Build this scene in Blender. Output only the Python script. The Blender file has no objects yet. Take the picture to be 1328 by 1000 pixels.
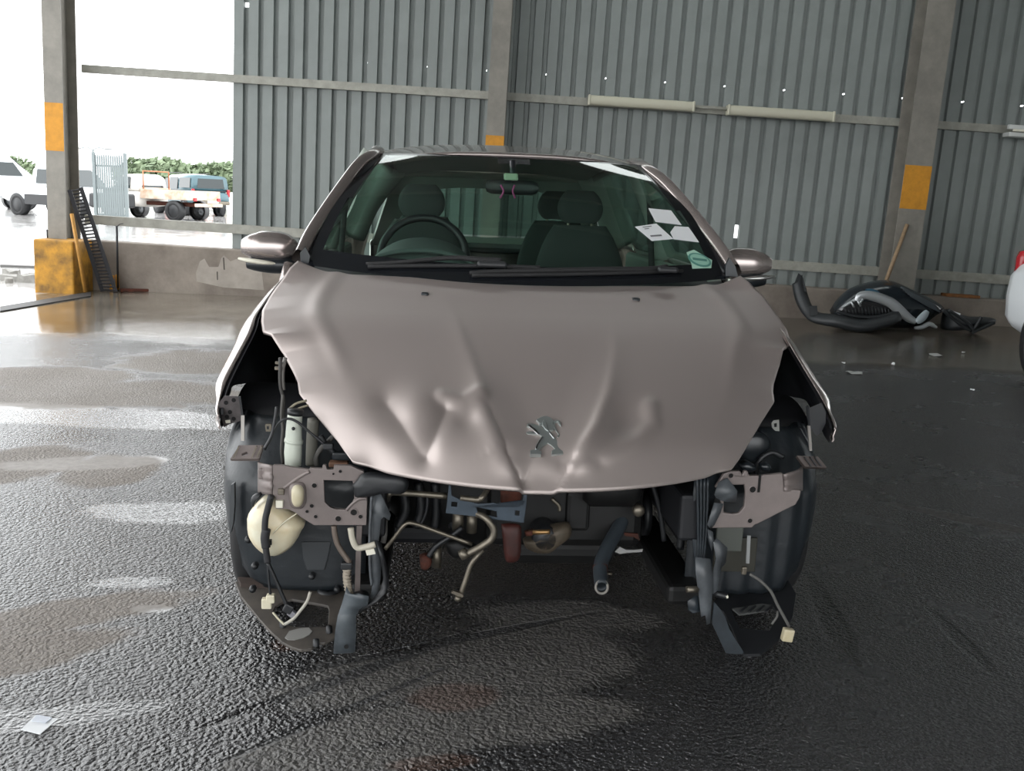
import bpy, bmesh, math, random
import numpy as np
from mathutils import Vector, Matrix, noise
from mathutils.bvhtree import BVHTree
from mathutils.geometry import tessellate_polygon

S = bpy.context.scene
COL = S.collection
random.seed(7)

# ------------------------------------------------------------------ camera
FPX, CAMH, PITCH, ROLL = 1224.4, 1.2367, .1944, -.0658
A = math.atan(.0257)                 # the yard floor falls to the left against the upright building
Ry = np.array([[math.cos(A), 0, math.sin(A)], [0, 1, 0], [-math.sin(A), 0, math.cos(A)]])
_x0 = np.array([1., 0, 0]); _d0 = np.array([0, -math.sin(PITCH), -math.cos(PITCH)])
CF0 = np.array([0, math.cos(PITCH), -math.sin(PITCH)])
CX0 = math.cos(ROLL)*_x0 + math.sin(ROLL)*_d0
CY0 = -math.sin(ROLL)*_x0 + math.cos(ROLL)*_d0
CX, CY, CF = Ry@CX0, Ry@CY0, Ry@CF0
CAM = Ry@np.array([0, 0, CAMH])
cam_d = bpy.data.cameras.new('camera'); cam = bpy.data.objects.new('camera', cam_d); COL.objects.link(cam)
cam_d.sensor_fit = 'HORIZONTAL'; cam_d.sensor_width = 36; cam_d.lens = 36*FPX/1328
cam_d.clip_start = .05; cam_d.clip_end = 2000
m = Matrix.Identity(4)
for i in range(3):
    m[i][0] = CX[i]; m[i][1] = -CY[i]; m[i][2] = -CF[i]; m[i][3] = CAM[i]
cam.matrix_world = m
S.camera = cam

# ------------------------------------------------------------------ light
w = bpy.data.worlds.new('overcast_sky'); S.world = w; w.use_nodes = True
bg = w.node_tree.nodes['Background']; bg.inputs[0].default_value = (.97, .99, 1, 1); bg.inputs[1].default_value = 3.6
S.view_settings.view_transform = 'Standard'; S.view_settings.look = 'None'
S.view_settings.exposure = 0.22; S.view_settings.gamma = 1; S.view_settings.use_curve_mapping = False

# ------------------------------------------------------------------ pixel rays to real places
TH = .0831; CARX, CARY = .0531, 2.8484
_c, _s = math.cos(TH), math.sin(TH)
def ray(px, py): return CX*(px-664)/FPX + CY*(py-500)/FPX + CF
def at(px, py, y):
    d = ray(px, py); return Vector(CAM + d*((y-CAM[1])/d[1]))
def gr(px, py, z=0.):
    d = ray(px, py); return Vector(CAM + d*((z-CAM[2])/d[2]))
def atb(px, py, y):                    # in the building's upright frame
    d = CX0*(px-664)/FPX + CY0*(py-500)/FPX + CF0; return Vector(np.array([0, 0, CAMH]) + d*(y/d[1]))
def carvec(P): return np.array([_c*P[0]+_s*P[1], -_s*P[0]+_c*P[1], P[2]])
CARCAM = carvec(CAM - np.array([CARX, CARY, 0]))
def carray(px, py): return carvec(ray(px, py))
def cp(px, py, y):
    d = carray(px, py); return Vector(CARCAM + d*((y-CARCAM[1])/d[1]))
def cpl(px, py, P, n):                 # on the plane through P with normal n (car frame)
    d = carray(px, py); n = np.array(n); return Vector(CARCAM + d*(((np.array(P)-CARCAM)@n)/(d@n)))
def project(P):                        # car frame -> pixel
    x, y, z = P; q = np.array([CARX+_c*x-_s*y, CARY+_s*x+_c*y, z]) - CAM; f = q@CF
    return 664+FPX*(q@CX)/f, 500+FPX*(q@CY)/f
def hit(px, py, bvh, off=0.):
    d = Vector(carray(px, py)).normalized()
    r = bvh.ray_cast(Vector(CARCAM), d)
    if r[0] is None: return None
    n = r[1] if r[1].dot(d) < 0 else -r[1]
    return r[0] + n*off
def zm(ox, oy, sc): return lambda x, y: (ox+x/sc, oy+y/sc)
z3 = zm(270, 420, 4.544); z4 = zm(270, 580, 3.572); z5 = zm(480, 600, 5.); z6 = zm(700, 600, 3.846); z7 = zm(860, 560, 3.335); z8 = zm(900, 400, 4.165)
ze = zm(660, 530, 12.5); zr = zm(920, 240, 3.255)

# ------------------------------------------------------------------ materials
def lin(h):
    h = h.lstrip('#'); v = [int(h[i:i+2], 16)/255 for i in (0, 2, 4)]
    return tuple((c/12.92 if c <= .04045 else ((c+.055)/1.055)**2.4) for c in v)
MATS = {}
def mat(name, col, rough=.5, metal=0., noise_amt=0., noise_scale=6., bump=0., bump_scale=60., coat=0., alpha=None, emis=None, spec=.5, col2=None, trans=0., rand=0.):
    if name in MATS: return MATS[name]
    M = bpy.data.materials.new(name); M.use_nodes = True; nt = M.node_tree; b = nt.nodes['Principled BSDF']
    if isinstance(col, str): col = lin(col)
    b.inputs['Base Color'].default_value = (*col, 1); b.inputs['Roughness'].default_value = rough; b.inputs['Metallic'].default_value = metal
    b.inputs['Specular IOR Level'].default_value = spec
    b.inputs['Coat Weight'].default_value = coat; b.inputs['Coat Roughness'].default_value = .06
    b.inputs['Transmission Weight'].default_value = trans
    tc = nt.nodes.new('ShaderNodeTexCoord')
    if noise_amt or col2:
        n = nt.nodes.new('ShaderNodeTexNoise'); n.inputs['Scale'].default_value = noise_scale; n.inputs['Detail'].default_value = 8; n.inputs['Roughness'].default_value = .65
        nt.links.new(tc.outputs['Object'], n.inputs['Vector'])
        r = nt.nodes.new('ShaderNodeValToRGB'); r.color_ramp.elements[0].position = .35; r.color_ramp.elements[1].position = .68
        if col2 is not None: c2 = lin(col2) if isinstance(col2, str) else col2
        else: c2 = tuple(c*(1-noise_amt) for c in col)
        r.color_ramp.elements[0].color = (*col, 1); r.color_ramp.elements[1].color = (*c2, 1)
        nt.links.new(n.outputs['Fac'], r.inputs[0])
        out = r.outputs[0]
        if rand:
            oi = nt.nodes.new('ShaderNodeObjectInfo'); mr = nt.nodes.new('ShaderNodeMapRange'); mr.inputs[3].default_value = 1-rand; mr.inputs[4].default_value = 1+rand
            nt.links.new(oi.outputs['Random'], mr.inputs[0])
            mx = nt.nodes.new('ShaderNodeVectorMath'); mx.operation = 'SCALE'; nt.links.new(out, mx.inputs[0]); nt.links.new(mr.outputs[0], mx.inputs['Scale']); out = mx.outputs[0]
        nt.links.new(out, b.inputs['Base Color'])
    if bump:
        n2 = nt.nodes.new('ShaderNodeTexNoise'); n2.inputs['Scale'].default_value = bump_scale; n2.inputs['Detail'].default_value = 4
        nt.links.new(tc.outputs['Object'], n2.inputs['Vector'])
        bp = nt.nodes.new('ShaderNodeBump'); bp.inputs['Strength'].default_value = bump; bp.inputs['Distance'].default_value = .01
        nt.links.new(n2.outputs['Fac'], bp.inputs['Height']); nt.links.new(bp.outputs[0], b.inputs['Normal'])
    if emis:
        b.inputs['Emission Color'].default_value = (*col, 1); b.inputs['Emission Strength'].default_value = emis
    MATS[name] = M; return M

def glass_mat(name, tint, base_refl=.04, rough=.0):
    if name in MATS: return MATS[name]
    M = bpy.data.materials.new(name); M.use_nodes = True; nt = M.node_tree; nt.nodes.clear()
    o = nt.nodes.new('ShaderNodeOutputMaterial'); t = nt.nodes.new('ShaderNodeBsdfTransparent'); g = nt.nodes.new('ShaderNodeBsdfGlossy')
    t.inputs[0].default_value = (*tint, 1); g.inputs['Roughness'].default_value = rough; g.inputs[0].default_value = (1, 1, 1, 1)
    lw = nt.nodes.new('ShaderNodeLayerWeight'); lw.inputs[0].default_value = .5      # Schlick, the same from both faces of the pane
    pw = nt.nodes.new('ShaderNodeMath'); pw.operation = 'POWER'; pw.inputs[1].default_value = 5; nt.links.new(lw.outputs['Facing'], pw.inputs[0])
    fr = nt.nodes.new('ShaderNodeMath'); fr.operation = 'MULTIPLY_ADD'; fr.inputs[1].default_value = .94; fr.inputs[2].default_value = .055; nt.links.new(pw.outputs[0], fr.inputs[0])
    mx = nt.nodes.new('ShaderNodeMixShader'); nt.links.new(fr.outputs[0], mx.inputs[0]); nt.links.new(t.outputs[0], mx.inputs[1]); nt.links.new(g.outputs[0], mx.inputs[2]); nt.links.new(mx.outputs[0], o.inputs[0])
    MATS[name] = M; return M

PAINT = mat('champagne_paint', '#a59a96', .42, .5, coat=.15)
PAINT.node_tree.nodes['Principled BSDF'].inputs['Coat Roughness'].default_value = .3
PAINT2 = mat('primer_paint', '#7f7572', .45, .2, noise_amt=.25, noise_scale=9)
DARKP = mat('unlit_inner_panel', (.006, .0065, .009), .6)  # near-black base colour carries the shade of the hollows
BLK = mat('black_plastic', (.012, .013, .015), .45)
BLKS = mat('satin_black_plastic', (.016, .02, .024), .3, noise_amt=.4, noise_scale=12)
RUB = mat('rubber', (.012, .012, .013), .75, bump=.2)
GREYP = mat('grey_torn_plastic', '#55595d', .4, noise_amt=.5, noise_scale=14)
BLUEP = mat('shaded_slate_plastic', '#2b3238', .4, noise_amt=.5, noise_scale=14)  # slate grey darkened: shade at the right front is put into the colour
ALU = mat('dull_aluminium', '#7d766a', .42, .75, noise_amt=.35, noise_scale=25)
ENG = mat('cast_engine_metal', (.010, .010, .010), .55, .3, noise_amt=.5, noise_scale=18)
RUST = mat('rusty_steel', '#5a2c1c', .8, .1, col2='#2e1812', noise_scale=20)
REDB = mat('red_bracket', '#44160f', .6, col2='#2c120d', noise_scale=15)
CHROME = mat('chrome', (.75, .76, .77), .1, 1.)
CREAM = mat('cream_plastic', '#cfc9b4', .4, col2='#b3a684', noise_scale=4)
WHITEP = mat('white_plastic', '#d8d4c4', .45)
BOTTLE = mat('bottle_plastic', '#c9cec2', .35, noise_amt=.15, noise_scale=8)
TYRE = mat('tyre_rubber', (.011, .011, .012), .7)
RIM = mat('wheel_alloy', '#8a8d90', .35, .7)
PAPER = mat('white_paper', '#e4e6e8', .6)
SHEETM = mat('grey_wall_sheet', '#828886', .55, .0, noise_amt=.12, noise_scale=3, rand=.05)
RAILM = mat('galvanised_rail', '#9a9990', .55, .1, noise_amt=.3, noise_scale=8)
COLM = mat('column_paint', '#86827a', .6, .0, noise_amt=.28, noise_scale=5)
YEL = mat('yellow_band_paint', '#c98a1c', .6, noise_amt=.25, noise_scale=14)
YELC = mat('worn_yellow_concrete', '#c08a26', .7, col2='#6b4f22', noise_scale=5, bump=.3)
CONC = mat('stained_concrete', '#6b625a', .8, col2='#8b8278', noise_scale=2.2, bump=.3, bump_scale=30)
KERB = mat('dark_stained_concrete', '#57524a', .75, col2='#3c3833', noise_scale=3, bump=.3, bump_scale=30)
WOOD = mat('worn_wood', '#9a8266', .7, noise_amt=.3, noise_scale=20)
WOODY = mat('orange_wood_handle', '#b58238', .6, noise_amt=.3, noise_scale=20)
IRON = mat('black_iron', (.02, .02, .023), .5, .4)
GALV = mat('galvanised_steel', '#747c7d', .5, .4)
BLUE = mat('teal_blue_paint', '#3a5b64', .3, .1, coat=.5)
WHITEC = mat('white_car_paint', '#dfe3e6', .3, coat=.4)
WHITED = mat('dirty_white_paint', '#cfc6ba', .55, col2='#a5856a', noise_scale=2.5)
WHITER = mat('white_pickup_paint', '#dcd8d2', .45)
REDC = mat('red_orange_paint', '#b4523c', .5)
REDL = mat('red_lamp_lens', '#a01822', .2)
GLASSD = mat('dark_window_glass', (.02, .028, .03), .06)
LEAF = mat('hazed_foliage', '#7f8d70', .8, col2='#56664c', noise_scale=1.2)  # green made paler: distance haze is put into the leaf colour
FAB = mat('grey_seat_fabric', '#343a38', .9)
TRIMI = mat('interior_trim', '#8d948c', .7)
DASH = mat('dashboard_plastic', '#23282a', .6)
DASHL = mat('instrument_cowl_plastic', '#5a6260', .55)
GLASS = glass_mat('windscreen_glass', (.62, .76, .70))
GLASS2 = glass_mat('side_glass', (.62, .74, .69))

# ------------------------------------------------------------------ builders
def link(name, me, m_, parent=None, smooth=True):
    o = bpy.data.objects.new(name, me); COL.objects.link(o)
    if m_: me.materials.append(m_)
    if smooth and len(me.polygons): me.polygons.foreach_set('use_smooth', [True]*len(me.polygons))
    if parent: o.parent = parent
    return o
def mesh(name, V, Fc, m_, parent=None, smooth=True):
    me = bpy.data.meshes.new(name); me.from_pydata([tuple(v) for v in V], [], Fc); me.update()
    return link(name, me, m_, parent, smooth)
def frombm(name, bm, m_, parent=None, smooth=False):
    me = bpy.data.meshes.new(name); bmesh.ops.recalc_face_normals(bm, faces=bm.faces); bm.to_mesh(me); bm.free()
    return link(name, me, m_, parent, smooth)
def mod_solid(o, t, off=0.):
    s = o.modifiers.new('solid', 'SOLIDIFY'); s.thickness = t; s.offset = off; return o
def mod_bevel(o, wd, seg=2):
    s = o.modifiers.new('bevel', 'BEVEL'); s.width = wd; s.segments = seg; s.limit_method = 'ANGLE'; return o
def mod_sub(o, lv=1):
    s = o.modifiers.new('sub', 'SUBSURF'); s.levels = lv; s.render_levels = lv; return o
def tag(o, label, cat, group=None):
    o['label'] = label; o['category'] = cat
    if group: o['group'] = group
    return o
def struct(o): o['kind'] = 'structure'; return o
def stuff(o): o['kind'] = 'stuff'; return o
def empty(name, loc=(0, 0, 0), rz=0.):
    o = bpy.data.objects.new(name, None); COL.objects.link(o); o.location = loc; o.rotation_euler = (0, 0, rz); o.empty_display_size = .2; return o
def boxes(bm, c, s, rot=None):
    M = Matrix.Translation(Vector(c)) @ (rot.to_4x4() if rot else Matrix.Identity(4)) @ Matrix.Diagonal((*s, 1))
    bmesh.ops.create_cube(bm, size=1, matrix=M)
def box(name, c, s, m_, parent=None, bev=0., rot=None, seg=2):
    bm = bmesh.new(); boxes(bm, c, s, rot); o = frombm(name, bm, m_, parent)
    if bev:
        mod_bevel(o, bev, seg)
    return o
def grid(name, rows, m_, parent=None, smooth=True, close=False):
    n = len(rows[0]); V = [p for r in rows for p in r]; Fc = []
    for i in range(len(rows)-1):
        for j in range(n-1): Fc.append((i*n+j, i*n+j+1, (i+1)*n+j+1, (i+1)*n+j))
        if close: Fc.append((i*n+n-1, i*n, (i+1)*n, (i+1)*n+n-1))
    return mesh(name, V, Fc, m_, parent, smooth)
def catmull(P, n):
    P = [Vector(p) for p in P]; Q = [P[0]*2-P[1]] + P + [P[-1]*2-P[-2]]; out = []
    N = len(P)-1
    for k in range(n):
        t = k/(n-1)*N; i = min(int(t), N-1); t -= i
        a, b, c, d = Q[i:i+4]
        out.append(.5*((2*b)+(c-a)*t+(2*a-5*b+4*c-d)*t*t+(3*b-a-3*c+d)*t**3))
    return out
def lerpl(P, n):
    P = [Vector(p) for p in P]; N = len(P)-1; out = []
    for k in range(n):
        t = k/(n-1)*N; i = min(int(t), N-1); out.append(P[i].lerp(P[i+1], t-i))
    return out
def tube_data(pts, rad, n=10, k=None, caps=True, smoothp=True):
    if smoothp and len(pts) > 2: pts = catmull(pts, k or len(pts)*5)
    else: pts = [Vector(p) for p in pts]
    V = []; Fc = []; N = len(pts)
    rads = rad if isinstance(rad, (list, tuple)) else [rad]*2
    up = None
    for i, p in enumerate(pts):
        t = (pts[min(i+1, N-1)]-pts[max(i-1, 0)]).normalized()
        if up is None:
            up = t.orthogonal().normalized()
        up = (up - t*up.dot(t)).normalized(); sd = t.cross(up)
        q = i/(N-1)*(len(rads)-1); a = min(int(q), len(rads)-2); r = rads[a]*(1-(q-a))+rads[a+1]*(q-a)
        for j in range(n):
            an = 2*math.pi*j/n; V.append(p+up*(r*math.cos(an))+sd*(r*math.sin(an)))
    for i in range(N-1):
        for j in range(n): Fc.append((i*n+j, i*n+(j+1) % n, (i+1)*n+(j+1) % n, (i+1)*n+j))
    if caps: Fc.append(tuple(range(n))[::-1]); Fc.append(tuple(range((N-1)*n, N*n)))
    return V, Fc
def tube(name, pts, rad, m_, parent=None, n=10, k=None, caps=True, smoothp=True):
    V, Fc = tube_data(pts, rad, n, k, caps, smoothp); return mesh(name, V, Fc, m_, parent)
def plate(name, outline, m_, parent=None, th=.004, holes=(), push=None, bev=0.):
    """flat sheet with holes; th along push (default: car +y)"""
    loops = [[Vector(p) for p in outline]] + [[Vector(p) for p in h] for h in holes]
    tris = tessellate_polygon(loops); flat = [p for l in loops for p in l]; n = len(flat)
    d = Vector(push or (0, 1, 0)).normalized()*th
    V = flat + [p+d for p in flat]; Fc = [tuple(t) for t in tris] + [tuple(i+n for i in reversed(t)) for t in tris]
    s = 0
    for l in loops:
        for i in range(len(l)):
            a, b = s+i, s+(i+1) % len(l); Fc.append((a, b, b+n, a+n))
        s += len(l)
    bm = bmesh.new(); vs = [bm.verts.new(v) for v in V]
    for f in Fc:
        try: bm.faces.new([vs[i] for i in f])
        except ValueError: pass
    return frombm(name, bm, m_, parent)
def pxplate(name, pts, y, m_, parent, th=.005, holes=(), bend=None):
    f = (lambda p: cp(p[0], p[1], y)) if bend is None else (lambda p: cp(p[0], p[1], bend(p[0], p[1])))
    return plate(name, [f(p) for p in pts], m_, parent, th, [[f(p) for p in h] for h in holes])
def lathe(name, prof, m_, parent=None, axis='x', c=(0, 0, 0), n=32, smooth=True):
    V = []; Fc = []; K = len(prof)
    for i in range(n):
        a = 2*math.pi*i/n
        for (u, r) in prof:
            p = {'x': (u, r*math.cos(a), r*math.sin(a)), 'y': (r*math.cos(a), u, r*math.sin(a)), 'z': (r*math.cos(a), r*math.sin(a), u)}[axis]
            V.append((p[0]+c[0], p[1]+c[1], p[2]+c[2]))
    for i in range(n):
        for k in range(K-1):
            Fc.append((i*K+k, i*K+k+1, ((i+1) % n)*K+k+1, ((i+1) % n)*K+k))
    return mesh(name, V, Fc, m_, parent, smooth)
def ring(rx, rz, n=16, p=2.6):
    out = []
    for i in range(n):
        a = 2*math.pi*i/n; c, s = math.cos(a), math.sin(a)
        out.append((rx*math.copysign(abs(c)**(2/p), c), rz*math.copysign(abs(s)**(2/p), s)))
    return out
def ss(a, b, x):
    t = max(0, min(1, (x-a)/(b-a))); return t*t*(3-2*t)

# ------------------------------------------------------------------ floor of the yard
def floor_material():
    M = bpy.data.materials.new('wet_asphalt'); M.use_nodes = True; nt = M.node_tree; L = nt.links.new; N = nt.nodes.new
    b = nt.nodes['Principled BSDF']; tc = N('ShaderNodeTexCoord'); P = tc.outputs['Object']
    def nz(sc, det=4, rough=.6, vec=None, dist=0):
        n = N('ShaderNodeTexNoise'); n.inputs['Scale'].default_value = sc; n.inputs['Detail'].default_value = det; n.inputs['Roughness'].default_value = rough; n.inputs['Distortion'].default_value = dist
        L(vec or P, n.inputs['Vector']); return n.outputs['Fac']
    def mth(op, a, b_=None, clamp=False):
        n = N('ShaderNodeMath'); n.operation = op; n.use_clamp = clamp
        for i, v in enumerate((a, b_)):
            if v is None: continue
            if isinstance(v, (int, float)): n.inputs[i].default_value = v
            else: L(v, n.inputs[i])
        return n.outputs[0]
    def mr(v, a, b_, c=0., d=1.):
        n = N('ShaderNodeMapRange'); n.interpolation_type = 'SMOOTHSTEP'
        L(v, n.inputs[0])
        for i, q in enumerate((a, b_, c, d)): n.inputs[i+1].default_value = q
        return n.outputs[0]
    def mix(f, a, b_):
        n = N('ShaderNodeMix'); n.data_type = 'RGBA'
        if isinstance(f, (int, float)): n.inputs[0].default_value = f
        else: L(f, n.inputs[0])
        for i, v in ((6, a), (7, b_)):
            if isinstance(v, tuple): n.inputs[i].default_value = (*v, 1)
            else: L(v, n.inputs[i])
        return n.outputs[2]
    sep = N('ShaderNodeSeparateXYZ'); L(P, sep.inputs[0]); X, Y = sep.outputs[0], sep.outputs[1]
    wob = mth('SUBTRACT', nz(1.1, 6, .65), .5)
    wob2 = mth('SUBTRACT', nz(5., 6, .7), .5)
    def ellipse(px, py, a, b_, ang, soft=.35):
        c = gr(px, py); mp = N('ShaderNodeMapping'); mp.vector_type = 'TEXTURE'
        mp.inputs['Location'].default_value = (c.x, c.y, 0); mp.inputs['Rotation'].default_value = (0, 0, ang); mp.inputs['Scale'].default_value = (a, b_, 1)
        L(P, mp.inputs[0]); vl = N('ShaderNodeVectorMath'); vl.operation = 'LENGTH'; L(mp.outputs[0], vl.inputs[0])
        d = mth('ADD', vl.outputs['Value'], mth('MULTIPLY', wob, 1.1)); d = mth('ADD', d, mth('MULTIPLY', wob2, .8))
        return mr(d, 1+soft*.4, 1-soft*.6)
    def union(ms):
        o = ms[0]
        for q in ms[1:]: o = mth('MAXIMUM', o, q)
        return o
    sand = union([ellipse(75, 800, .42, .12, .55), ellipse(15, 850, .3, .14, .6), ellipse(140, 610, .22, .28, .2), ellipse(40, 600, .25, .3, .1), ellipse(140, 510, .9, .45, .2), ellipse(270, 470, .7, .5, .1), ellipse(60, 490, .6, .4, 0)])
    dust = union([ellipse(560, 870, .42, .14, .35), ellipse(700, 850, .30, .22, .3), ellipse(430, 960, .25, .07, .6), ellipse(640, 930, .35, .12, .2), ellipse(1260, 675, .35, .05, -.6), ellipse(740, 800, .3, .12, 0), ellipse(470, 990, .2, .06, .4)])
    film = union([ellipse(220, 665, .35, .16, .1), ellipse(170, 755, .16, .05, .2), ellipse(120, 540, 1.1, .25, 0), ellipse(110, 600, .35, .12, .3), ellipse(150, 425, 2.2, .8, 0), ellipse(195, 790, .07, .03, 0), ellipse(1130, 452, .5, .14, 0), ellipse(1190, 445, .3, .2, 0), ellipse(60, 930, .3, .06, .3)])
    groove = union([ellipse(470, 870, .42, .025, .75), ellipse(1245, 830, .03, .22, 0, .6), ellipse(1075, 800, .045, .35, -.1, .6), ellipse(590, 830, .5, .02, .5), ellipse(450, 920, .3, .012, .8)])
    rustm = union([ellipse(590, 905, .12, .07, .2), ellipse(390, 830, .1, .05, .7), ellipse(560, 990, .1, .03, .2)])
    slabm = mr(mth('ADD', Y, mth('MULTIPLY', wob, .6)), 7.55, 7.9)
    inX = mr(mth('ADD', X, mth('MULTIPLY', wob2, .15)), -5.35, -5.25)
    inY = mr(Y, 11.25, 11.1)
    inside = mth('MULTIPLY', inX, inY)
    # colour
    agg = nz(140, 3, .7); big = nz(.7, 6, .65)
    asp = mix(mr(agg, .35, .7), (.017, .0175, .019), (.055, .054, .054)); asp = mix(mr(big, .35, .7), asp, (.03, .0305, .033))
    sandc = mix(mr(nz(30, 5, .7), .3, .7), (.135, .108, .085), (.2, .17, .14))
    dustc = mix(mr(nz(45, 5, .7), .35, .7), (.05, .045, .04), (.13, .12, .105))
    slabc = mix(mr(nz(1.6, 7, .7), .3, .7), (.10, .085, .066), (.20, .175, .145)); slabc = mix(mr(nz(9, 5, .7), .45, .75), slabc, (.075, .062, .05))
    # the slab colour turns darker brown towards the right
    slabc = mix(mr(X, -.5, 2.5), slabc, mix(.6, slabc, (.06, .053, .043)))
    c = mix(mth('MULTIPLY', sand, .85), asp, sandc); c = mix(mth('MULTIPLY', dust, .7), c, dustc); c = mix(mth('MULTIPLY', groove, .9), c, (.008, .008, .009)); c = mix(mth('MULTIPLY', rustm, .6), c, (.085, .045, .03))
    c = mix(slabm, c, slabc)
    outc = mix(mr(nz(.8, 6, .7), .3, .7), (.38, .37, .36), (.5, .49, .48))
    c = mix(inside, outc, c)
    L(c, b.inputs['Base Color'])
    dry = mth('MAXIMUM', sand, mth('MULTIPLY', dust, .9))
    wet = mr(nz(1.7, 5, .6), .3, .7, .18, .30)
    rg = mth('ADD', mth('MULTIPLY', dry, .45), wet)
    rg = mth('SUBTRACT', rg, mth('MULTIPLY', film, .14)); rg = mth('SUBTRACT', rg, mth('MULTIPLY', slabm, .15), True); rg = mth('MAXIMUM', rg, .06)
    L(rg, b.inputs['Roughness']); b.inputs['Specular IOR Level'].default_value = 1.0
    # relief: coarse stones of the worn asphalt
    v = N('ShaderNodeTexVoronoi'); v.feature = 'SMOOTH_F1'; v.inputs['Scale'].default_value = 85; v.inputs['Smoothness'].default_value = .6
    dv = N('ShaderNodeVectorMath'); dv.operation = 'ADD'; nn = N('ShaderNodeTexNoise'); nn.inputs['Scale'].default_value = 40; L(P, nn.inputs['Vector'])
    sc = N('ShaderNodeVectorMath'); sc.operation = 'SCALE'; sc.inputs['Scale'].default_value = .02; L(nn.outputs['Color'], sc.inputs[0]); L(P, dv.inputs[0]); L(sc.outputs[0], dv.inputs[1]); L(dv.outputs[0], v.inputs['Vector'])
    hgt = mth('SUBTRACT', mth('MULTIPLY', nz(120, 3, .6), .8), mth('MULTIPLY', v.outputs['Distance'], 1.1))
    hgt = mth('ADD', hgt, mth('MULTIPLY', nz(2.2, 3), 1.2)); hgt = mth('SUBTRACT', hgt, mth('MULTIPLY', groove, 1.2))
    bp = N('ShaderNodeBump'); bp.inputs['Distance'].default_value = .0085; L(hgt, bp.inputs['Height'])
    st = mth('SUBTRACT', 1.0, mth('MULTIPLY', mth('MAXIMUM', slabm, mth('MULTIPLY', film, .75)), .93)); st = mth('SUBTRACT', st, mth('MULTIPLY', sand, .4)); st = mth('MULTIPLY', st, mth('ADD', mth('MULTIPLY', inside, .8), .2)); st = mth('MAXIMUM', st, .04)
    L(st, bp.inputs['Strength']); L(bp.outputs[0], b.inputs['Normal'])
    return M
bm = bmesh.new()
for (xa, xb, ya, yb) in [(-300, 300, -60, 500)]:
    vs = [bm.verts.new(v) for v in ((xa, ya, 0), (xb, ya, 0), (xb, yb, 0), (xa, yb, 0))]; bm.faces.new(vs)
floor = frombm('floor', bm, floor_material()); struct(floor)

# ------------------------------------------------------------------ the shed (built upright, then turned by A with the yard's fall)
WY = 11.33
def bl(o): o.rotation_euler = (0, A, 0); return o
wall = bl(struct(bpy.data.objects.new('wall_back', None))); COL.objects.link(wall)
XL = atb(302, 200, WY).x
SW, NR = .686, 4
def sheet_mesh(seed, nx=NR, holes=(), zx=()):
    rr = random.Random(seed); V = []; Fc = []; p = SW/NR
    us = []
    for k in range(nx):
        o = k*p; us += [(o, 0), (o+.110, 0), (o+.118, .05), (o+.161, .05)]
    us += [(nx*p, 0), (nx*p+.012, .004)]
    zs = [.30, *zx, 2.66, 2.675, 3.19, 3.24, 5.75]
    for z in zs:
        for (x, y) in us: V.append((x, y+rr.uniform(-.0012, .0012), z))
    n = len(us)
    for i in range(len(zs)-1):
        for j in range(n-1):
            if i == 1+len(zx) and j == 3: continue          # a missing screw lets daylight in
            if (i, j) in holes: continue
            Fc.append((i*n+j, i*n+j+1, (i+1)*n+j+1, (i+1)*n+j))
    me = bpy.data.meshes.new('sheet'); me.from_pydata(V, [], Fc); me.materials.append(SHEETM); return me
SH = [sheet_mesh(k) for k in range(3)]; SH0 = sheet_mesh(9, holes=((3, 2), (3, 3)))
gx = atb(957, 287, WY); gk = int((gx.x-XL)/SW); gj = 4*int((gx.x-XL-gk*SW)/(SW/NR))+2
SHG = sheet_mesh(5, holes=((1, gj),), zx=(atb(957, 309, WY).z, atb(957, 292, WY).z))
nsheets = 17
for k in range(nsheets):
    o = bpy.data.objects.new('sheet', SH0 if k == 0 else SHG if k == gk else SH[k % 3]); COL.objects.link(o); o.parent = wall
    o.location = (XL+k*SW, WY + (.003 if k % 2 else 0), 0)
Z1, Z2 = atb(300, 297, WY-.1).z, atb(302, 101, WY-.1).z
XP, XM, XR = atb(80, 200, 11.0).x, atb(647, 100, 11.0).x, atb(1203, 100, 11.0).x
for (xa, xb) in ((XP+.12, XM-.1), (XM+.1, XR-.12), (XR+.12, 9)):
    for z, h_ in ((Z1, .1), (Z2, .08)):
        bm = bmesh.new(); boxes(bm, ((xa+xb)/2, WY-.05, z), (xb-xa, .012, h_)); boxes(bm, ((xa+xb)/2, WY-.025, z+h_/2), (xb-xa, .06, .008)); boxes(bm, ((xa+xb)/2, WY-.025, z-h_/2), (xb-xa, .06, .008))
        frombm('rail', bm, RAILM, wall)
bx0, bx1 = atb(53, 340, 10.75).x, atb(104, 340, 10.75).x
bm = bmesh.new(); boxes(bm, ((bx0+9)/2, WY-.13, .05), (9-bx0, .24, .80)); lw = frombm('wall_low', bm, CONC); mod_bevel(lw, .015); bl(struct(lw))
zq = zm(0, 180, 4.15)
plate('plaster_patch', [atb(*zq(*q), WY-.2515) for q in ((1075, 660), (1100, 645), (1125, 690), (1175, 690), (1192, 640), (1205, 628), (1240, 660), (1290, 640), (1400, 640), (1420, 815), (1200, 800), (1058, 768), (1055, 720))], mat('pale_plaster', '#9b938a', .8, noise_amt=.3, noise_scale=4), lw, .003)
for q in (((1200, 640), (1206, 640), (1210, 705), (1204, 705)), ((1166, 715), (1172, 715), (1173, 760), (1168, 760))): plate('wall_crack', [atb(*zq(*p), WY-.2525) for p in q], mat('dark_crack', '#3a3632', .9), lw, .001)
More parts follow.
